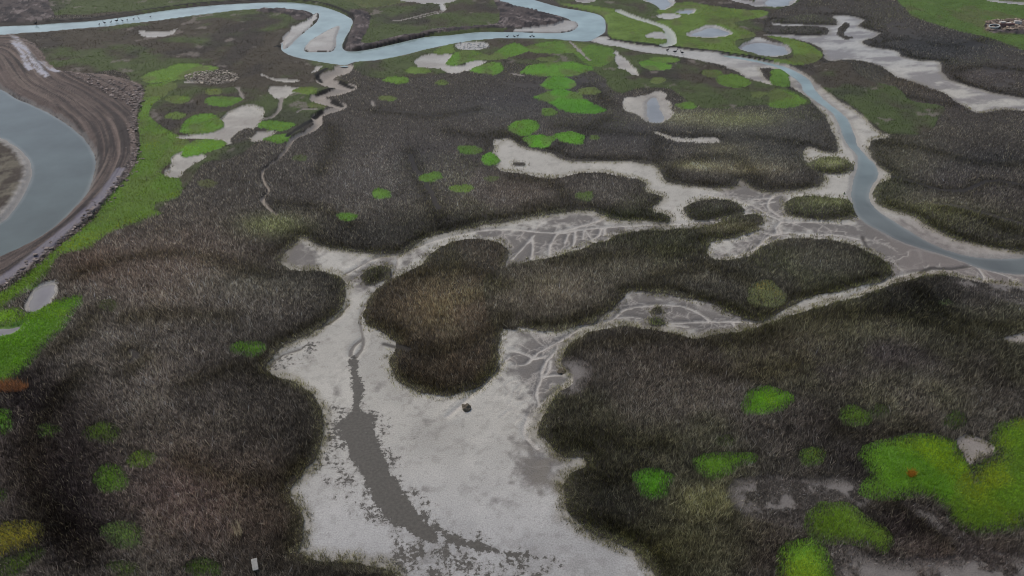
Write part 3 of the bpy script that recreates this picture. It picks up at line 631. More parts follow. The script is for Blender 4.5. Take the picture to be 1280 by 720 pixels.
# pale levees beside the rills, dark thread in them
Cm = mix(Cm, lin((126,118,112)), smooth(-.2, .5, pale) * smooth(-.5, -1.2, mud) * smooth(.3, .7, fbm(GX * .4, GY, 4.5, 4, 153)) * .45)
lev = np.exp(-((d_rt - 0.05) / (0.12 + 0.20 * far)) ** 2) * smooth(.12, .28, nm2)
Cm = mix(Cm, lin((182,177,168)), lev * .95)
Cm = mix(Cm, lin((170,164,155)), np.exp(-(d_fine / (.07 + .16 * far)) ** 2) * .7)
Cm = mix(Cm, lin((84,80,74)), smooth(.26, .08, d_rt) * .75 * smooth(305, 345, PY) * smooth(560, 500, PX))
Cm = mix(Cm, lin((70,66,62)), smooth(.5, .1, d_rd) * .9)
near_bed = smooth(1.3, 0.1, -mud + rag * .6) * (mud < 0.0)
Cm = Cm * (1 - .16 * smooth(.45, .7, fbm(GX, GY, 8.0, 4, 161)) * (PY > 380))[..., None]
Cm = mix(Cm, lin((128,122,110)), smooth(620, 690, PX) * smooth(500, 560, PY) * smooth(640, 590, PY) * smooth(.4, .6, nm2) * .5)
# greenish-brown litter by the plants
lit = smooth(1.5, .2, mud + rag * 1.3) * (mud > -0.2)
Cm = mix(Cm, lin((124,118,100)), lit * .45)
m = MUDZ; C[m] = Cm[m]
m = (d_narrow < narrow_w + .8); C[m & MUDZ] = (lin((150,142,132)) * (0.8 + .4 * n_mid[..., None]))[m & MUDZ]
m = (d_trick < .9) & MUDZ; C[m] = lin((136,130,122))
m = (d_path < 1.7) & MUDZ; C[m] = lin((168,172,160))
# track
Ck = mix(np.broadcast_to(lin((92,80,74)), C.shape), lin((56,50,48)), smooth(.46, .60, stripe) * .95)
Ck = mix(Ck, lin((122,108,98)), smooth(.54, .66, fbm(sgn * 1.6 + 9, s_track * .04, 1.0, 4, 79, .6)) * .6)
Ck = Ck * ((0.72 + 0.4 * clod + .16 * fbm(GX, GY, .45, 2, 57)) * (.7 + .6 * fbm(sgn * 2.2, s_track * .12, 1.0, 3, 58, .6)))[..., None]
wetrut = np.zeros(GX.shape, np.float32)
RUTS = [[(12,44),(22,52),(36,70),(50,86),(60,99)],[(17,54),(28,68),(35,84),(40,90)],[(20,50),(34,64),(44,82),(54,96)],[(53,79),(62,87),(74,92)]]
d_ruts = lines(RUTS, 2.5)
Ck = mix(Ck, lin((158,158,170)), smooth(.8, .2, d_ruts + (clod - .5) * 2.2) * smooth(.38, .58, fbm(sgn * 1.6, s_track * .2, 1.0, 3, 59)) * .8)
wetrut = np.maximum(wetrut, smooth(1.1, .3, d_ruts))
d_wr = lines([[(152,216),(140,234),(122,256),(100,278),(70,303),(40,328),(10,350),(-60,392)]], 3.0)
Ck = mix(Ck, lin((98,94,108)), smooth(1.1, .5, d_wr + (clod - .5) * .8) * .75 * (PY > 200))
wetrut = np.maximum(wetrut, smooth(1.1, .5, d_wr) * .8 * (PY > 200))
rub = smooth(.5, .62, fbm(GX, GY, 1.0, 3, 66, .7)) * smooth(1.6, .3, track) * (PX > 20)
Ck = mix(Ck, lin((150,136,128)), rub * .4)
Cd = mix(np.broadcast_to(lin((78,70,68)), C.shape), lin((46,42,44)), smooth(.45, .6, fbm(GX + GY * .6, GY, 3.0, 5, 71, .65)))
Cd = mix(Cd, lin((128,118,114)), smooth(.6, .7, fbm(GX, GY + GX * .5, 2.4, 4, 72, .6)) * .7)
Cs = mix(np.broadcast_to(lin((104,98,84)), C.shape), lin((66,58,50)), smooth(.4, .62, fbm(GX, GY, 3.0, 5, 73, .65)))
Cs = mix(Cs, lin((156,152,146)), smooth(1.8, .5, spit + (clod - .5) * 1.5))
m = cls == DIRTC
C[m] = np.where((track > 0)[..., None], Ck, Cd)[m]
m2 = m & (spit > -1.0); C[m2] = Cs[m2]
# shores: damp pale rim, peat cut banks with their shadowed faces painted black
rim = (wz > -1.0) & (wz < 0.6) & ((canal > -1.5) | MUDZ)
C = np.where(rim[..., None], mix(C, lin((138,134,128)), smooth(-1.0, -.3, wz + rag * .5) * .55), C)
peat = smooth(.8, .35, bank + rag * .6) * (wz < 0.3)
C = mix(C, lin((18,18,17)), peat)  # shadowed faces of the peat cut banks, painted black
m = (lines([[(10,118),(40,136),(70,150),(98,172),(112,192),(114,208),(108,228),(96,248)]], 2.5) + (clod - .5) * 1.6 < .7) & (cls == DIRTC)
C[m] *= .45

wet = np.zeros(GX.shape, np.float32)                                  # soft field; the material breaks its edge up
w1 = union(WET, 3.0, 3); w2 = union(WET_SPECK, 3.0, 3); w3 = poly(WET_SPECK_EXTRA, 3.0)
wet = np.maximum(smooth(-1.1, 1.3, w1), 0.50 * smooth(-2.0, 1.0, w2))
wet = np.maximum(wet, 0.55 * smooth(-1.5, 1.5, w3))
wet = np.maximum(wet, 0.18)
wet = np.where(MUDZ & (PY > 395) & (mud > .2), wet, 0.0)
wet = np.where(MUDZ, wet, 0)
sheen = np.clip(wetrut * (cls == DIRTC) + smooth(110, 60, PY) * MUDZ * .7 + (ponds > -1.0) * .5, 0, 1)

# ------------------------------------------------------------------ materials
def new_mat(name):
    m = bpy.data.materials.new(name); m.use_nodes = True
    nt = m.node_tree; nt.nodes.clear()
    return m, nt, nt.nodes, nt.links

def N(nodes, t, **kw):
    n = nodes.new(t)
    for k, v in kw.items():
        if k in n.inputs.keys() if isinstance(k, str) else False: n.inputs[k].default_value = v
        else: setattr(n, k, v)
    return n

def ground_material():
    m, nt, nd, lk = new_mat('marsh_soil')
    out = N(nd, 'ShaderNodeOutputMaterial'); b = N(nd, 'ShaderNodeBsdfPrincipled'); lk.new(b.outputs[0], out.inputs[0])
    at = N(nd, 'ShaderNodeAttribute', attribute_name='Col'); aw = N(nd, 'ShaderNodeAttribute', attribute_name='wet'); ah = N(nd, 'ShaderNodeAttribute', attribute_name='sheen')
    geo = N(nd, 'ShaderNodeNewGeometry')
    def nz(scale, detail, rough=.6):
        n = N(nd, 'ShaderNodeTexNoise'); n.inputs['Scale'].default_value = scale; n.inputs['Detail'].default_value = detail; n.inputs['Roughness'].default_value = rough
        lk.new(geo.outputs['Position'], n.inputs['Vector']); return n
    def math_(op, a, b_=None, clamp=False):
        n = N(nd, 'ShaderNodeMath', operation=op, use_clamp=clamp)
        for i, v in enumerate((a, b_)):
            if v is None: continue
            if isinstance(v, (int, float)): n.inputs[i].default_value = v
            else: lk.new(v, n.inputs[i])
        return n.outputs[0]
    def ramp(src, a, c, lo=0, hi=1):
        n = N(nd, 'ShaderNodeMapRange'); n.inputs['From Min'].default_value = a; n.inputs['From Max'].default_value = c
        n.inputs['To Min'].default_value = lo; n.inputs['To Max'].default_value = hi; lk.new(src, n.inputs['Value']); return n.outputs[0]
    def mixc(a, b_, f):
        n = N(nd, 'ShaderNodeMix', data_type='RGBA')
        lk.new(a, n.inputs[6])
        if isinstance(b_, tuple): n.inputs[7].default_value = b_ + (1,)
        else: lk.new(b_, n.inputs[7])
        lk.new(f, n.inputs[0]); return n.outputs[2]
    n1 = nz(1.7, 9, .7); n2 = nz(6.5, 4, .7); n3 = nz(3.2, 5, .68)
    # grain of the crust
    g = ramp(n2.outputs[0], .3, .72, .70, 1.24)
    mul = N(nd, 'ShaderNodeVectorMath', operation='SCALE'); lk.new(at.outputs['Color'], mul.inputs[0]); lk.new(g, mul.inputs['Scale'])
    c = mul.outputs[0]
    # small dark pocks
    pock = ramp(n3.outputs[0], .63, .67)
    pk = math_('MULTIPLY', pock, ramp(aw.outputs['Fac'], .05, .18), True)
    c = mixc(c, (.17, .16, .15), math_('MULTIPLY', pk, .55))
    # wet film with broken edge
    n4 = nz(.42, 4, .6)
    t = math_('ADD', math_('MULTIPLY', math_('SUBTRACT', n4.outputs[0], .5), 1.0), math_('ADD', aw.outputs['Fac'], math_('MULTIPLY', math_('SUBTRACT', n1.outputs[0], .5), 1.6)))
    film = ramp(t, .57, .61)
    filmc = math_('MULTIPLY', film, ramp(aw.outputs['Fac'], .1, .2), True)
    halo = math_('MULTIPLY', ramp(t, .44, .58), ramp(aw.outputs['Fac'], .1, .2), True)
    c = mixc(c, (.19, .175, .15), math_('MULTIPLY', halo, .45))
    fc = N(nd, 'ShaderNodeMix', data_type='RGBA'); fc.inputs[6].default_value = (.060, .055, .045, 1); fc.inputs[7].default_value = (.105, .096, .082, 1); lk.new(ramp(n3.outputs[0], .35, .68), fc.inputs[0])
    c = mixc(c, fc.outputs[2], filmc)
    lk.new(c, b.inputs['Base Color'])
    r = N(nd, 'ShaderNodeMapRange'); r.inputs['To Min'].default_value = .85; r.inputs['To Max'].default_value = .42
    mx = math_('MAXIMUM', math_('MULTIPLY', filmc, .6), ah.outputs['Fac']); lk.new(mx, r.inputs['Value']); lk.new(r.outputs[0], b.inputs['Roughness'])
    b.inputs['Specular IOR Level'].default_value = .35
    bp = N(nd, 'ShaderNodeBump'); bp.inputs['Distance'].default_value = .12; bp.inputs['Strength'].default_value = .5
    lk.new(n2.outputs[0], bp.inputs['Height']); lk.new(bp.outputs[0], b.inputs['Normal'])
    return m

def blade_material(name):
    m, nt, nd, lk = new_mat(name)
    out = N(nd, 'ShaderNodeOutputMaterial'); b = N(nd, 'ShaderNodeBsdfDiffuse'); tr = N(nd, 'ShaderNodeBsdfTranslucent'); mx = N(nd, 'ShaderNodeMixShader')
    at = N(nd, 'ShaderNodeAttribute', attribute_name='Col')
    geo = N(nd, 'ShaderNodeNewGeometry'); nz = N(nd, 'ShaderNodeTexNoise'); nz.inputs['Scale'].default_value = 2.3; nz.inputs['Detail'].default_value = 4
    lk.new(geo.outputs['Position'], nz.inputs['Vector'])
    mr = N(nd, 'ShaderNodeMapRange'); mr.inputs['From Min'].default_value = .3; mr.inputs['From Max'].default_value = .7; mr.inputs['To Min'].default_value = .72; mr.inputs['To Max'].default_value = 1.25
    lk.new(nz.outputs[0], mr.inputs['Value'])
    sc = N(nd, 'ShaderNodeVectorMath', operation='SCALE'); lk.new(at.outputs['Color'], sc.inputs[0]); lk.new(mr.outputs[0], sc.inputs['Scale'])
    lk.new(sc.outputs[0], b.inputs['Color']); lk.new(sc.outputs[0], tr.inputs['Color'])
    mx.inputs[0].default_value = .42
    lk.new(b.outputs[0], mx.inputs[1]); lk.new(tr.outputs[0], mx.inputs[2]); lk.new(mx.outputs[0], out.inputs[0])
    return m

def water_material():
    m, nt, nd, lk = new_mat('turbid_water')
    out = N(nd, 'ShaderNodeOutputMaterial'); b = N(nd, 'ShaderNodeBsdfPrincipled'); lk.new(b.outputs[0], out.inputs[0])
    at = N(nd, 'ShaderNodeAttribute', attribute_name='Col')
    geo = N(nd, 'ShaderNodeNewGeometry'); nz = N(nd, 'ShaderNodeTexNoise'); nz.inputs['Scale'].default_value = .12; nz.inputs['Detail'].default_value = 5
    lk.new(geo.outputs['Position'], nz.inputs['Vector'])
    mr = N(nd, 'ShaderNodeMapRange'); mr.inputs['From Min'].default_value = .3; mr.inputs['From Max'].default_value = .7; mr.inputs['To Min'].default_value = .78; mr.inputs['To Max'].default_value = 1.2
    lk.new(nz.outputs[0], mr.inputs['Value'])
    sc = N(nd, 'ShaderNodeVectorMath', operation='SCALE'); lk.new(at.outputs['Color'], sc.inputs[0]); lk.new(mr.outputs[0], sc.inputs['Scale'])
    lk.new(sc.outputs[0], b.inputs['Base Color'])
    b.inputs['Roughness'].default_value = .12; b.inputs['IOR'].default_value = 1.33
    n2 = N(nd, 'ShaderNodeTexNoise'); n2.inputs['Scale'].default_value = 1.6; n2.inputs['Detail'].default_value = 3
    lk.new(geo.outputs['Position'], n2.inputs['Vector'])
    bp = N(nd, 'ShaderNodeBump'); bp.inputs['Strength'].default_value = .3; bp.inputs['Distance'].default_value = .05
    lk.new(n2.outputs[0], bp.inputs['Height']); lk.new(bp.outputs[0], b.inputs['Normal'])
    return m

def solid(name, c, rough=.8, var=.25, scale=4):
    m, nt, nd, lk = new_mat(name)
    out = N(nd, 'ShaderNodeOutputMaterial'); b = N(nd, 'ShaderNodeBsdfPrincipled'); lk.new(b.outputs[0], out.inputs[0])
    geo = N(nd, 'ShaderNodeTexCoord'); nz = N(nd, 'ShaderNodeTexNoise'); nz.inputs['Scale'].default_value = scale; nz.inputs['Detail'].default_value = 5
    lk.new(geo.outputs['Object'], nz.inputs['Vector'])
    cr = N(nd, 'ShaderNodeMix', data_type='RGBA')
    c = lin(c)
    cr.inputs[6].default_value = tuple(c * (1 - var)) + (1,); cr.inputs[7].default_value = tuple(np.minimum(c * (1 + var), .9)) + (1,)
    lk.new(nz.outputs[0], cr.inputs[0]); lk.new(cr.outputs[2], b.inputs['Base Color']); b.inputs['Roughness'].default_value = rough
    return m

M_GROUND = ground_material(); M_REED = blade_material('reed_blades'); M_GRASS = blade_material('grass_blades'); M_WATER = water_material()

# calibration of albedo against what the light returns
K_GROUND, K_REED, K_GRASS, K_TURF, K_WATER = 1.08, 3.7, 2.0, 1.9, 1.1

# ------------------------------------------------------------------ mesh writing
def write_mesh(name, V, quads=None, tris=None, colr=None, extra=None, mats=(), slots=None, smooth_q=True):
    me = bpy.data.meshes.new(name)
    nq = 0 if quads is None else len(quads); ntri = 0 if tris is None else len(tris)
    me.vertices.add(len(V)); me.vertices.foreach_set('co', np.ascontiguousarray(V, np.float32).ravel())
    li = np.concatenate(([quads.ravel()] if nq else []) + ([tris.ravel()] if ntri else [])).astype(np.int32)
    me.loops.add(len(li)); me.loops.foreach_set('vertex_index', li)
    me.polygons.add(nq + ntri)
    st = np.concatenate([np.arange(nq) * 4, nq * 4 + np.arange(ntri) * 3]).astype(np.int32)
    me.polygons.foreach_set('loop_start', st)
    if slots is not None: me.polygons.foreach_set('material_index', slots.astype(np.int32))
    sm = np.zeros(nq + ntri, bool); sm[:nq] = smooth_q
    me.polygons.foreach_set('use_smooth', sm)
    for m in mats: me.materials.append(m)
    me.update(calc_edges=True)
    if colr is not None:
        a = me.attributes.new('Col', 'FLOAT_COLOR', 'POINT')
        a.data.foreach_set('color', np.concatenate([np.clip(colr, 0, .95), np.ones((len(V), 1))], 1).astype(np.float32).ravel())
    for k, v in (extra or {}).items():
        a = me.attributes.new(k, 'FLOAT', 'POINT'); a.data.foreach_set('value', np.ascontiguousarray(v, np.float32))
    o = bpy.data.objects.new(name, me); col.objects.link(o)
    return o

def tag(o, label=None, cat=None, group=None, kind=None):
    if label: o['label'] = label
    if cat: o['category'] = cat
    if group: o['group'] = group
    if kind: o['kind'] = kind
    return o

# ------------------------------------------------------------------ plant blades
def grow(n_target):
    px = rng.uniform(-110, 1390, n_target); py = rng.uniform(-100, 800, n_target)
    c = np.clip(np.round((px - X0) / SX).astype(int), 0, NX - 1); r = np.clip(np.round((py - Y0) / SY).astype(int), 0, NY - 1)
    k = cls[r, c]; wt = water[r, c]
    keep = np.isin(k, (VEG_REED, VEG_TURF, GRASS)) & (wt < -0.3) & (bank[r, c] > .9) & ~((py < 110) & (wt > -2.4))
    keep &= ~((k == VEG_TURF) & (rng.random(n_target) > .40))
    keep &= ~((k == GRASS) & (py < 330) & (rng.random(n_target) > .6))
    # sparse low fringe creeping over the bare mud next to the stands
    fr = (k == MUD) & (rng.random(n_target) < .85 * smooth(-1.25, .05, stand[r, c]) * smooth(.36, .52, fz_[r, c])) & (py > 130) & (wt < -.5)
    keep |= fr
    th = thin[r, c]
    keep &= ~((k == VEG_REED) & (rng.random(n_target) < th * .72 * (.3 + 1.1 * smooth(.42, .55, nm0[r, c]))))
    keep &= ~((d_rd[r, c] < .45) & (k == VEG_REED))
    keep &= ~(trickz[r, c])
    return px[keep], py[keep], r[keep], c[keep]

thin = smooth(-1.5, 1.5, union(THIN, 3.0) + ragf * .5)
trickz = (d_trick < .6) | (d_narrow < narrow_w)
fz_ = fbm(GX, GY, .8, 3, 131)
NB = 2000000
bpx, bpy_, br, bc = grow(NB)
bk = cls[br, bc]; bo = owner[br, bc].copy(); be = edge[br, bc]; fringe = bk == MUD
wx, wy = to_world(bpx, bpy_)
slant = np.hypot(np.hypot(wx, wy), CAM_H); pxm = slant / FPX          # metres per photo pixel
nb = len(wx)
hn = fbm(wx, wy, 3.5, 3, 101); hn2 = fbm(wx, wy, 14, 3, 102)
h = np.where(bk == VEG_REED, (0.30 + 0.36 * smooth(0.1, 1.5, be)) * (0.7 + .6 * hn) * (0.8 + .4 * hn2), 0.0)
h = np.where(bk == VEG_TURF, 0.12 + .16 * hn, h)
h = np.where(bk == GRASS, (0.17 + .20 * hn) * (1 - .45 * smooth(300, 100, bpy_)), h)
h = np.where(fringe, 0.34, h)
h = np.where((bk == VEG_REED) & (thin[br, bc] > .3), h * .55, h)
hn3 = fbm(wx, wy, .27, 2, 171)
h = np.where(bk == VEG_REED, h * (.45 + .9 * hn3) * (1 - .42 * smooth(420, 130, bpy_)), h)
h *= rng.uniform(.62, 1.25, nb)
w = np.maximum(.035, pxm * np.where(bk == VEG_REED, .68, .75)) * rng.uniform(.5, 1.25, nb)
ang = rng.uniform(0, math.tau, nb)
lean = rng.normal(0, .38, (nb, 2)) * h[:, None] + np.stack([hn2 - .5, hn - .5], 1) * .10 * h[:, None]
zb = Z[br, bc] - .06
base = drift_colour(bpx, bpy_)
for oid, c in icol.items():
    wi = .3 if c == (82,68,55) else .55; m = bo == oid; base[m] = base[m] * (1 - wi) + lin(c) * wi
# big soft clumping + single-blade variation
var = np.exp(rng.normal(-.08, .56, nb)) * (0.62 + .8 * fbm(wx, wy, 1.4, 3, 111)) * (.62 + .76 * fbm(wx, wy, 9, 4, 112))
fz = smooth(260, 90, bpy_)
var = var ** (1 - .45 * fz)
straw = rng.random(nb) < .04 + .10 * smooth(.5, .7, fbm(wx, wy, 7, 3, 113))
var = var * np.where(bk == VEG_REED, .25 + 1.5 * hn3, 1)
colr = base * var[:, None]
colr[straw] = colr[straw] * .5 + lin((132,124,108)) * .55
edge_t = smooth(1.5, .1, be) * (bk == VEG_REED)
colr = mix(colr, lin((98,96,66)) * var[:, None] * .9, edge_t * .55 * smooth(130, 260, bpy_))
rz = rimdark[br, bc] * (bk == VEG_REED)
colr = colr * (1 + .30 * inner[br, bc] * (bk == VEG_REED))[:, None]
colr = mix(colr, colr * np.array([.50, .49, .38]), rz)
ol = smooth(.5, .64, fbm(wx, wy, 17, 3, 141)) * smooth(420, 640, bpx) * .5
colr = mix(colr, colr * np.array([.95, 1.06, .72]), ol)
colr = colr * K_REED * np.array([1.0, 1.0, .95])
m = bk == VEG_TURF; tc = C[br, bc]; colr[m] = tc[m] * (var[m, None] ** .5) * K_TURF
m = bk == GRASS
gc = lin(gcol[br, bc]) * np.array([1.30, 1.0, .95]); fgr = smooth(330, 120, bpy_)[:, None]; gc = gc * .86 + np.array([.014, .010, .003]) * (1 + .5 * fgr); gvar = np.exp(rng.normal(0, .20, nb)) * (.72 + .56 * fbm(wx, wy, 3.2, 4, 121))
cv = cover[br, bc]
reedy = (rng.random(nb) > cv * smooth(-.25, .9 + .7 * smooth(300, 420, bpy_), be + rng.normal(0, .35, nb))) & m
ylw = mix(gc, gc * np.array([1.5, 1.12, .9]), smooth(.52, .72, fbm(wx, wy, 8, 3, 122)))
ylw = mix(ylw, np.array(lin((84,84,52)))[None], smooth(.52, .68, fbm(wx, wy * .7, 6, 4, 123)) * (.25 + .45 * fgr[:, 0]))
colr[m] = (ylw * gvar[:, None] * (1.72 - .66 * fgr))[m] * K_GRASS
colr[reedy] = (base * var[:, None])[reedy] * K_REED * .9
h[reedy] *= 1.4
colr[fringe] = (np.array(lin((118,114,84)))[None] * var[fringe, None]) * K_REED * .48
m = thin[br, bc] > .3; m &= bk == VEG_REED
colr[m] = colr[m] * .4 + lin((112,104,98)) * var[m, None] * 1.1
# the fringe belongs to the nearest stand: the one that owns the plan there
A = np.stack([wx - np.cos(ang) * w / 2, wy - np.sin(ang) * w / 2, zb], 1)
B = np.stack([wx + np.cos(ang) * w / 2, wy + np.sin(ang) * w / 2, zb], 1)
T = np.stack([wx + lean[:, 0], wy + lean[:, 1], zb + h + .06], 1)
BV = np.stack([A, B, T], 1).astype(np.float32)                       # nb x 3 x 3
shade = np.array([.70, .70, 1.12])  # shade at the stem feet painted into the colour, over naturally darker bases
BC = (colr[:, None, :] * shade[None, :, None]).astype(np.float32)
bo[bk == VEG_TURF] = TURF_ID

# special tufts: orange and pale dry stems
def tuft(px, py, rx, ry, n, hh, c, name, label):
    a = rng.uniform(0, math.tau, n); rr = np.sqrt(rng.random(n))
    x, y = to_world(px + rx * rr * np.cos(a), py + ry * rr * np.sin(a))
    cc = np.clip(np.round((px - X0) / SX).astype(int), 0, NX - 1); r_ = int(round((py - Y0) / SY))
    z0 = Z[r_, cc] - .05
    hh_ = hh * rng.uniform(.5, 1.2, n); an = rng.uniform(0, math.tau, n); ww = rng.uniform(.04, .08, n)
    V = np.stack([np.stack([x - np.cos(an) * ww / 2, y - np.sin(an) * ww / 2, np.full(n, z0)], 1), np.stack([x + np.cos(an) * ww / 2, y + np.sin(an) * ww / 2, np.full(n, z0)], 1),
                  np.stack([x + rng.normal(0, .3, n) * hh_, y + rng.normal(0, .3, n) * hh_, z0 + hh_], 1)], 1).reshape(-1, 3)
    cl = np.repeat(lin(c)[None] * np.exp(rng.normal(0, .3, n))[:, None], 3, 0) * 1.5
    o = write_mesh(name, V, None, np.arange(3 * n).reshape(-1, 3), cl, mats=[M_REED])
    tag(o, label, name.replace('_', ' '))
tuft(1138, 595, 5, 4, 260, .6, (168,120,52), 'dry_tuft', "small orange dry tuft standing in the middle of the large bright lawn")
tuft(298, 668, 6, 10, 90, 1.3, (176,164,136), 'dry_tuft', "pale straw coloured dry tuft rising from the bottom left reeds")
tuft(12, 486, 24, 7, 1100, .9, (150,108,74), 'reed_clump', "rusty orange reed clump under the tip of deep green sweep")

# ------------------------------------------------------------------ write ground + plants, one mesh per thing
idx = np.arange(NX * NY).reshape(NY, NX)
quads = np.stack([idx[1:, :-1], idx[1:, 1:], idx[:-1, 1:], idx[:-1, :-1]], -1).reshape(-1, 4)
fown = owner[:-1, :-1].ravel(); fcls = cls[:-1, :-1].ravel()
GV = np.stack([GX, GY, Z], -1).reshape(-1, 3); GC = C.reshape(-1, 3) * K_GROUND
wetf = wet.ravel(); shf = sheen.ravel()
fo = np.where(np.isin(fcls, (MUD,)), 0, fown)
kinds = np.array([0] * nid)
for k, v in owners.items():
    if v and v[0] in ('bed', 'turf'): kinds[k] = 1
fo = np.where(kinds[fo] == 1, 0, fo)                                # soil under the wide beds stays with the ground

# a tuft cut off from its island by the mud is left to the ground
for oid, v in owners.items():
    if not v or v[0] != 'island': continue
    cells = set(np.nonzero(fo == oid)[0].tolist()); best = set()
    rest = set(cells)
    while rest:
        stack = [rest.pop()]; comp = set(stack)
        while stack:
            f_ = stack.pop()
            for g_ in (f_ - 1, f_ + 1, f_ - (NX - 1), f_ + (NX - 1)):
                if g_ in rest: rest.discard(g_); comp.add(g_); stack.append(g_)
        if len(comp) > len(best): best = comp
    drop = np.array(sorted(cells - best), int)
    if len(drop): fo[drop] = 0

def submesh(face_sel):
    q = quads[face_sel]; u, inv = np.unique(q, return_inverse=True)
    return u, inv.reshape(-1, 4)

order = np.argsort(bo, kind='stable'); bo_s = bo[order]
def blades_of(oid):
    a, b = np.searchsorted(bo_s, oid), np.searchsorted(bo_s, oid, 'right')
    return order[a:b]

NAMES = {'bed': 'reed_bed', 'turf': 'salt_turf', 'island': 'reed_island', 'patch': 'grass_patch', 'meadow': 'grass_meadow', 'track': 'dirt_track'}
for oid in range(0, nid):
    kind = owners[oid][0] if owners[oid] else 'ground'
    sel = np.nonzero(fo == oid)[0]
    bl = blades_of(oid) if oid else np.array([], int)
    V = []; Cc = []; ex_w = []; ex_s = []; q = None; t = None
    off = 0
    if len(sel):
        u, q = submesh(sel); V.append(GV[u]); Cc.append(GC[u]); ex_w.append(wetf[u]); ex_s.append(shf[u]); off = len(u)
    if oid == 0:                                                    # the open marsh beyond the survey, out to the horizon
        cx, cy = to_world(np.array([X0, X1, X1, X0]), np.array([Y1, Y1, Y0, Y0]))
        ring = np.concatenate([np.stack([gx_, gy_, np.full(4, .05)], 1) for gx_, gy_ in ((cx, cy), (np.array([-4000, 4000, 4000, -4000]), np.array([-3000, -3000, 6000, 6000])))])
        V.append(ring); Cc.append(np.tile(lin((70,70,55)), (8, 1))); ex_w.append(np.zeros(8)); ex_s.append(np.zeros(8))
        rq = np.array([[0, 4, 5, 1], [1, 5, 6, 2], [2, 6, 7, 3], [3, 7, 4, 0]]) + off
        q = np.concatenate([q, rq]); off += 8
    if len(bl):
        V.append(BV[bl].reshape(-1, 3)); Cc.append(BC[bl].reshape(-1, 3)); ex_w.append(np.zeros(3 * len(bl))); ex_s.append(np.zeros(3 * len(bl)))
        t = np.arange(3 * len(bl)).reshape(-1, 3) + off
    if not V: continue
    V = np.concatenate(V); Cc = np.concatenate(Cc)
    slots = np.concatenate([np.zeros(0 if q is None else len(q)), np.ones(0 if t is None else len(t))])
    name = NAMES.get(kind, 'marsh_ground')
    mats = [M_GROUND, M_GRASS if kind in ('patch', 'meadow') else M_REED]
    ob = write_mesh(name, V, q, t, Cc, {'wet': np.concatenate(ex_w), 'sheen': np.concatenate(ex_s)}, mats, slots)
    lab = owners[oid][1] if owners[oid] else None
    if kind == 'ground': tag(ob, "pale and brown tidal mud flats between the reed beds", None, None, 'structure')
    elif kind == 'track': tag(ob, "ploughed brown mud track and dirt banks along the canal and river", None, None, 'structure')
    elif kind == 'turf': tag(ob, "short olive brown salt marsh turf on the far marsh", None, None, 'stuff')
    elif kind == 'bed': tag(ob, lab, None, None, 'stuff')
    elif kind == 'meadow': tag(ob, lab, None, None, 'stuff')
    elif kind == 'island': tag(ob, lab, 'reed island', 'reed islands on the mud flats', 'thing')
    elif kind == 'patch': tag(ob, lab, 'grass patch', 'green grass patches in the marsh', 'thing')

# ------------------------------------------------------------------ water sheets
def water_sheet(field, name, label, c_near, c_far, level):
    f = (field + rag * .25)[:-1, :-1].ravel()
    sel = np.nonzero(f > -1.0)[0]
    u, q = submesh(sel)
    V = GV[u].copy(); V[:, 2] = level
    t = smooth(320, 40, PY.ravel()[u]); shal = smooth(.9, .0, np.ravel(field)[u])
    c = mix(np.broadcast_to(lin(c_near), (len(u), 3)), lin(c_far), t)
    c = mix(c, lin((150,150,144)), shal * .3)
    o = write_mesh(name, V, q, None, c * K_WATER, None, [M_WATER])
    tag(o, label, None, None, 'structure'); return o
water_sheet(canal, 'canal_water', "grey green water of the wide canal bend at left", (74,86,84), (74,86,84), WL)
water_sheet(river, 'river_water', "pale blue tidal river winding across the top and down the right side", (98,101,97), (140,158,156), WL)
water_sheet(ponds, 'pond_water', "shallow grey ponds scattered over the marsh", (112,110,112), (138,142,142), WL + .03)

# ------------------------------------------------------------------ stones and rubble
def height_at(px, py):
    c = int(np.clip(round((px - X0) / SX), 0, NX - 1)); r = int(np.clip(round((py - Y0) / SY), 0, NY - 1))
    return float(Z[r, c])

def stone_template(seed):
    bm = bmesh.new(); bmesh.ops.create_icosphere(bm, subdivisions=1, radius=1)
    for v in bm.verts:
        v.co *= 1 + .55 * (mnoise.noise(v.co * 1.3 + Vector((seed * 3.1, seed, 0))))
        v.co.z *= .6
    V = np.array([v.co[:] for v in bm.verts]); bm.verts.index_update(); F = np.array([[v.index for v in f.verts] for f in bm.faces]); bm.free()
    return V, F
TEMPL = [stone_template(s) for s in range(6)]
def stones(pts, name, label, c, smin, smax):
    Vs, Fs, Cs_ = [], [], []; off = 0
    for px, py in pts:
        V, F = TEMPL[rng.integers(6)]
        x, y = to_world(px, py); s = smin + (smax * 1.25 - smin) * rng.random() ** 2.2; a = rng.uniform(0, math.tau)
        ca, sa = math.cos(a), math.sin(a)
        v = V * s * np.array([1, rng.uniform(.6, 1), rng.uniform(.5, .9)])
        v = np.stack([v[:, 0] * ca - v[:, 1] * sa + x, v[:, 0] * sa + v[:, 1] * ca + y, v[:, 2] + height_at(px, py) + s * .1], 1)
        Vs.append(v); Fs.append(F + off); off += len(v)
        Cs_.append(np.repeat(lin(c)[None] * math.exp(rng.normal(0, .35)), len(v), 0))
    o = write_mesh(name, np.concatenate(Vs), None, np.concatenate(Fs), np.concatenate(Cs_), {'wet': np.zeros(off), 'sheen': np.zeros(off)}, [M_GROUND])
    tag(o, label, None, None, 'stuff')
edge_line = spline([(176,112),(174,130),(170,160),(172,186),(170,205),(158,224),(143,243),(118,268),(98,290),(68,313),(38,338),(8,359),(-40,388)], 40, False)
pts = [(p[0] + rng.normal(-2, 3.4), p[1] + rng.normal(0, 2.4)) for p in edge_line]
pts += [(rng.uniform(115, 178), 0) for _ in range(0)]
rp = []
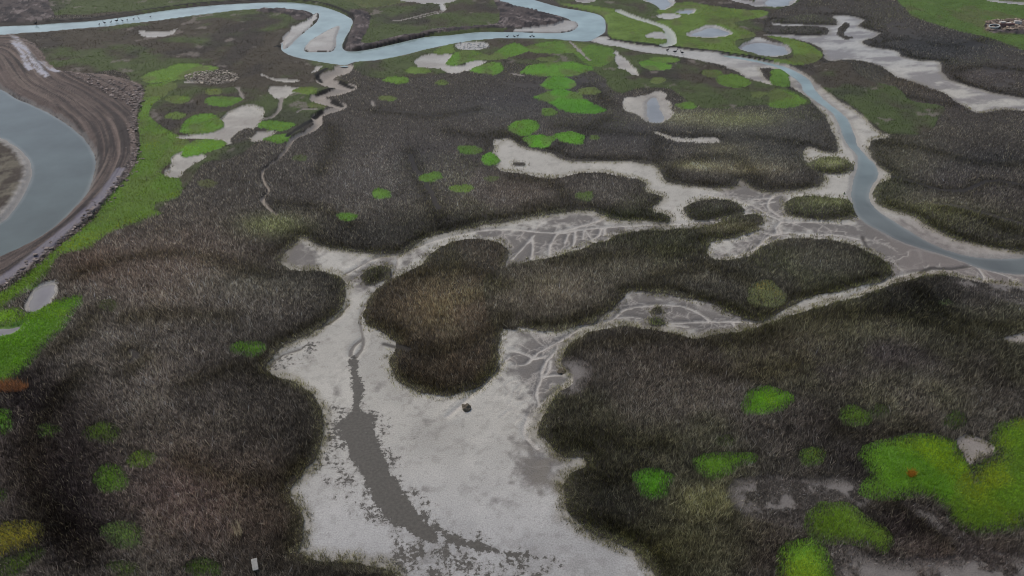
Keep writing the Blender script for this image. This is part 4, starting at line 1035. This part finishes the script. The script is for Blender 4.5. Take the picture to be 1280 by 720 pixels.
while len(rp) < 520:
    q = (rng.uniform(80, 178), rng.uniform(92, 165))
    if q[1] < 92 + (q[0] - 80) * .18 or q[0] < 60 + (q[1] - 92) * 1.9 + 20: continue
    rp.append(q)
stones(pts + rp, 'rubble', "pale broken stones heaped along the outer edge of the ploughed track", (136,124,116), .12, .36)
shell = [(265 + 34 * r * math.cos(a), 98 + 9 * r * math.sin(a)) for r, a in ((math.sqrt(rng.random()), rng.uniform(0, math.tau)) for _ in range(900))]
stones(shell, 'shell_rubble', "pale oval patch of broken shells and stones on the turf at left", (156,146,132), .10, .34)
ruin = [(rng.uniform(1233, 1300), rng.uniform(27, 40)) for _ in range(520)]
stones(ruin, 'ruin_rubble', "grey brown rubble heap on the far green field", (132,118,104), .25, .8)
wr = [(570 + rng.uniform(0, 42), 54 + rng.uniform(0, 8)) for _ in range(160)]
stones(wr, 'shell_rubble', "pale shell scatter beside the curling green patch", (170,170,168), .1, .3)

# ------------------------------------------------------------------ small single things
def mesh_obj(name, bm, mat, parent=None):
    me = bpy.data.meshes.new(name); bm.to_mesh(me); bm.free(); me.materials.append(mat)
    o = bpy.data.objects.new(name, me); col.objects.link(o)
    if parent: o.parent = parent
    return o

M_BIRD = solid('bird_feathers', (26,26,30), .7); M_BOARD = solid('weathered_board', (168,164,154), .8, .3, 6); M_PEAT = solid('peat_clod', (92,84,70), .95, .4)
M_SHELL = solid('white_shell', (222,222,214), .5, .08); M_DARK = solid('dark_hollow', (34,36,40), .8); M_BRICK = solid('pink_masonry', (134,104,98), .9, .3); M_BLOCK = solid('white_block', (206,200,190), .85, .15)

def bird_bmesh(neck=1.0):
    """body, neck, head, bill and tail as one lofted skin; two legs fused below"""
    bm = bmesh.new()
    sp = [(-.46, .30, .01, .01), (-.36, .30, .06, .03), (-.22, .30, .12, .10), (-.04, .29, .16, .15), (.14, .31, .14, .14), (.25, .37, .085, .09), (.30, .46 , .055, .055), (.33, .46 + .13 * neck, .045, .045), (.36, .52 + .16 * neck, .06, .06), (.42, .54 + .16 * neck, .055, .05), (.48, .525 + .16 * neck, .022, .016), (.56, .515 + .16 * neck, .006, .005)]
    rings = []
    for i, (x, z, ry, rz) in enumerate(sp):
        a = Vector(sp[max(i - 1, 0)][:2]); b = Vector(sp[min(i + 1, len(sp) - 1)][:2]); d = (b - a).normalized(); nrm = Vector((-d.y, d.x))
        rings.append([bm.verts.new((x + nrm.x * rz * math.sin(t), ry * math.cos(t), z + nrm.y * rz * math.sin(t))) for t in (k * math.tau / 10 for k in range(10))])
    for r0, r1 in zip(rings, rings[1:]):
        for k in range(10): bm.faces.new((r0[k], r0[(k + 1) % 10], r1[(k + 1) % 10], r1[k]))
    bm.faces.new(rings[0][::-1]); bm.faces.new(rings[-1])
    for s in (-1, 1):
        prev = None
        for x, y, z, r in ((0, .06 * s, .20, .03), (.0, .06 * s, .08, .016), (.01, .06 * s, -.12, .012)):
            cur = [bm.verts.new((x + r * math.cos(t), y + r * math.sin(t), z)) for t in (k * math.tau / 5 for k in range(5))]
            if prev:
                for k in range(5): bm.faces.new((prev[k], prev[(k + 1) % 5], cur[(k + 1) % 5], cur[k]))
            prev = cur
        bm.faces.new(prev)
    bmesh.ops.recalc_face_normals(bm, faces=bm.faces[:])
    for f in bm.faces: f.smooth = True
    return bm
b0 = mesh_obj('bird', bird_bmesh(), M_BIRD)
BIRDS = [(124,30.6,1.1),(131,29.2,1.5),(138.5,28,1.2),(146,26.8,1.7),(153,26,1.2),(159,25.2,1.0),(167,24,1.1),(173.5,23,1.1),(188,21,.9),
         (634,46.2,1.2),(643,46,1.2),(647,45.2,1.2),(663,46,1.3),(667,46,1.3),
         (834,64.3,1.6),(843.5,66.4,1.8),(852.5,67.6,1.7),(45,30.4,1.9)]
for i, (px, py, s) in enumerate(BIRDS):
    o = b0 if i == 0 else b0.copy()
    if i: col.objects.link(o)
    x, y = to_world(px, py); o.location = (x, y, max(WL, height_at(px, py)) + .04); o.scale = (s * .8,) * 3
    o.rotation_euler = (0, 0, rng.uniform(-.5, .5) + (math.pi if i % 3 == 1 else 0))
    if i < 9: tag(o, "small dark bird wading in the line across the top left river", 'bird', 'birds in the top left river')
    elif i < 14: tag(o, "small dark bird wading in the blue river below the dirt point", 'bird', 'birds below the dirt point')
    elif i < 17: tag(o, ["black bird on the grey river shallows, first of three from the bend", "black bird with raised neck, middle of three on the grey river shallows", "black bird on the grey river shallows, last of three from the bend"][i - 14], 'bird', 'birds on the grey shallows')
    else: tag(o, "single black bird at the river edge under the dark dirt bank, top left corner", 'bird')

def slab(name, sx, sy, sz, mat, seed, rough=.03):
    bm = bmesh.new(); bmesh.ops.create_cube(bm, size=1); bmesh.ops.subdivide_edges(bm, edges=bm.edges[:], cuts=3, use_grid_fill=True)
    for v in bm.verts:
        v.co = Vector((v.co.x * sx, v.co.y * sy, v.co.z * sz)); v.co += mnoise.noise_vector(v.co * 2.5 + Vector((seed, 0, 0))) * rough
    bmesh.ops.bevel(bm, geom=[e for e in bm.edges if e.calc_face_angle(0) > .9], offset=.015, segments=1, affect='EDGES')
    return mesh_obj(name, bm, mat)
def put(o, px, py, dz, rot=(0, 0, 0)):
    x, y = to_world(px, py); o.location = (x, y, height_at(px, py) + dz); o.rotation_euler = rot
b = slab('board', .50, 1.1, .10, M_BOARD, 1, .02); put(b, 321, 713, .75, (R(18), R(8), R(24))); tag(b, "pale weathered board lying on reeds at the bottom edge", 'board')
def clod(name, r, seed, flat, label, px, py):
    bm = bmesh.new(); bmesh.ops.create_icosphere(bm, subdivisions=3, radius=r)
    for v in bm.verts:
        v.co *= 1 + .45 * mnoise.fractal(v.co * 1.6 / r + Vector((seed, 0, 0)), 1, 2, 4); v.co.z *= flat
    o = mesh_obj(name, bm, M_PEAT); put(o, px, py, .02); tag(o, label, 'clod'); return o
clod('peat_clod', .58, 3, .7, "dark peat clod beside its drag mark on the pale flat below the brown island", 583, 511)
clod('peat_clod', .5, 5, .45, "flat dark peat clod at edge of the near right reed bed by the forked rill", 702, 464)
# dragged strip of litter behind the clod
# hollow white shell and broken masonry beside the rubble heap
root = bpy.data.objects.new('tub', None); col.objects.link(root)
def bowl(r0, r1, z0, z1, k=28, m=7):
    bm = bmesh.new(); rings = []
    for j in range(m):
        t = j / (m - 1); rr = r0 + (r1 - r0) * math.sin(t * math.pi / 2); z = z0 + (z1 - z0) * t
        rings.append([bm.verts.new((rr * 1.35 * math.cos(a), rr * math.sin(a), z)) for a in (i * math.tau / k for i in range(k))])
    for a, b_ in zip(rings, rings[1:]):
        for i in range(k): bm.faces.new((a[i], a[(i + 1) % k], b_[(i + 1) % k], b_[i]))
    bm.faces.new(rings[0][::-1]); bmesh.ops.recalc_face_normals(bm, faces=bm.faces[:])
    for f in bm.faces: f.smooth = True
    return bm
def rim_ring(r, k=28):
    bm = bmesh.new(); prof = [(-.12, 0), (.06, 0), (.06, .22), (-.12, .22)]
    rings = [[bm.verts.new(((r * 1.35 + dx) * math.cos(a), (r + dx) * math.sin(a), .62 + dz)) for dx, dz in prof] for a in (i * math.tau / k for i in range(k))]
    for i in range(k):
        for j in range(4): bm.faces.new((rings[i][j], rings[(i + 1) % k][j], rings[(i + 1) % k][(j + 1) % 4], rings[i][(j + 1) % 4]))
    bmesh.ops.recalc_face_normals(bm, faces=bm.faces[:]); return bm
mesh_obj('shell', bowl(.8, 1.15, 0, .64), M_SHELL, root); mesh_obj('rim', rim_ring(1.12), M_SHELL, root)
mesh_obj('hollow', bowl(.55, .98, .30, .72), M_DARK, root)
put(root, 1241, 38, .1, (R(4), R(-6), R(10))); tag(root, "white rounded tub with dark hollow beside the far rubble heap", 'tub')
wl = slab('brick_wall', 4.2, .5, 1.1, M_BRICK, 7, .14); put(wl, 1256.5, 37, .5, (0, 0, R(2))); tag(wl, "low ruined pink masonry wall in the far rubble heap", 'wall')
for (px, py, sx, lab) in ((1251, 33.5, 1.6, "white plastered block behind the pink wall nearest the tub"), (1270, 33.5, 1.9, "white plastered block at the picture edge end of the far rubble"), (1259, 35, 1.1, "small pinkish white block on top of the pink wall")):
    o = slab('masonry_block', sx, .8, .8, M_BLOCK, px, .1); put(o, px, py, .55, (0, 0, rng.uniform(-.3, .3))); tag(o, lab, 'masonry block', 'blocks in the far rubble')

# ------------------------------------------------------------------ light, sky, camera
SUN_EL, SUN_AZ = R(54), R(-38)                                        # behind the scene, to the left
wd = bpy.data.worlds.new("World"); scene.world = wd; wd.use_nodes = True
nt = wd.node_tree; nt.nodes.clear()
sky = nt.nodes.new('ShaderNodeTexSky'); sky.sky_type = 'NISHITA'; sky.sun_disc = False
sky.sun_elevation = SUN_EL; sky.sun_rotation = SUN_AZ; sky.dust_density = 2.6; sky.ozone_density = 1.0; sky.air_density = 1.0
bgd = nt.nodes.new('ShaderNodeBackground'); bgd.inputs['Strength'].default_value = .117
wo = nt.nodes.new('ShaderNodeOutputWorld')
nt.links.new(sky.outputs[0], bgd.inputs['Color']); nt.links.new(bgd.outputs[0], wo.inputs['Surface'])
sl = bpy.data.lights.new('sun', 'SUN'); sl.energy = 1.46; sl.angle = R(12); sl.color = (1, .93, .82)
so = bpy.data.objects.new('sun', sl); col.objects.link(so)
d = Vector((math.sin(SUN_AZ) * math.cos(SUN_EL), math.cos(SUN_AZ) * math.cos(SUN_EL), math.sin(SUN_EL)))
so.rotation_euler = d.to_track_quat('Z', 'Y').to_euler(); so.location = (0, 0, 100)
cam = bpy.data.cameras.new('camera'); cam.angle = R(70); cam.clip_end = 12000; cam.clip_start = .5
co = bpy.data.objects.new('camera', cam); col.objects.link(co)
co.location = (0, 0, CAM_H); co.rotation_euler = (R(90) - PITCH, 0, 0)
scene.camera = co
scene.view_settings.view_transform = 'Standard'; scene.view_settings.look = 'None'; scene.view_settings.exposure = 0; scene.view_settings.gamma = 1
scene.cycles.filter_width = 1.1; scene.cycles.max_bounces = 5; scene.cycles.diffuse_bounces = 3
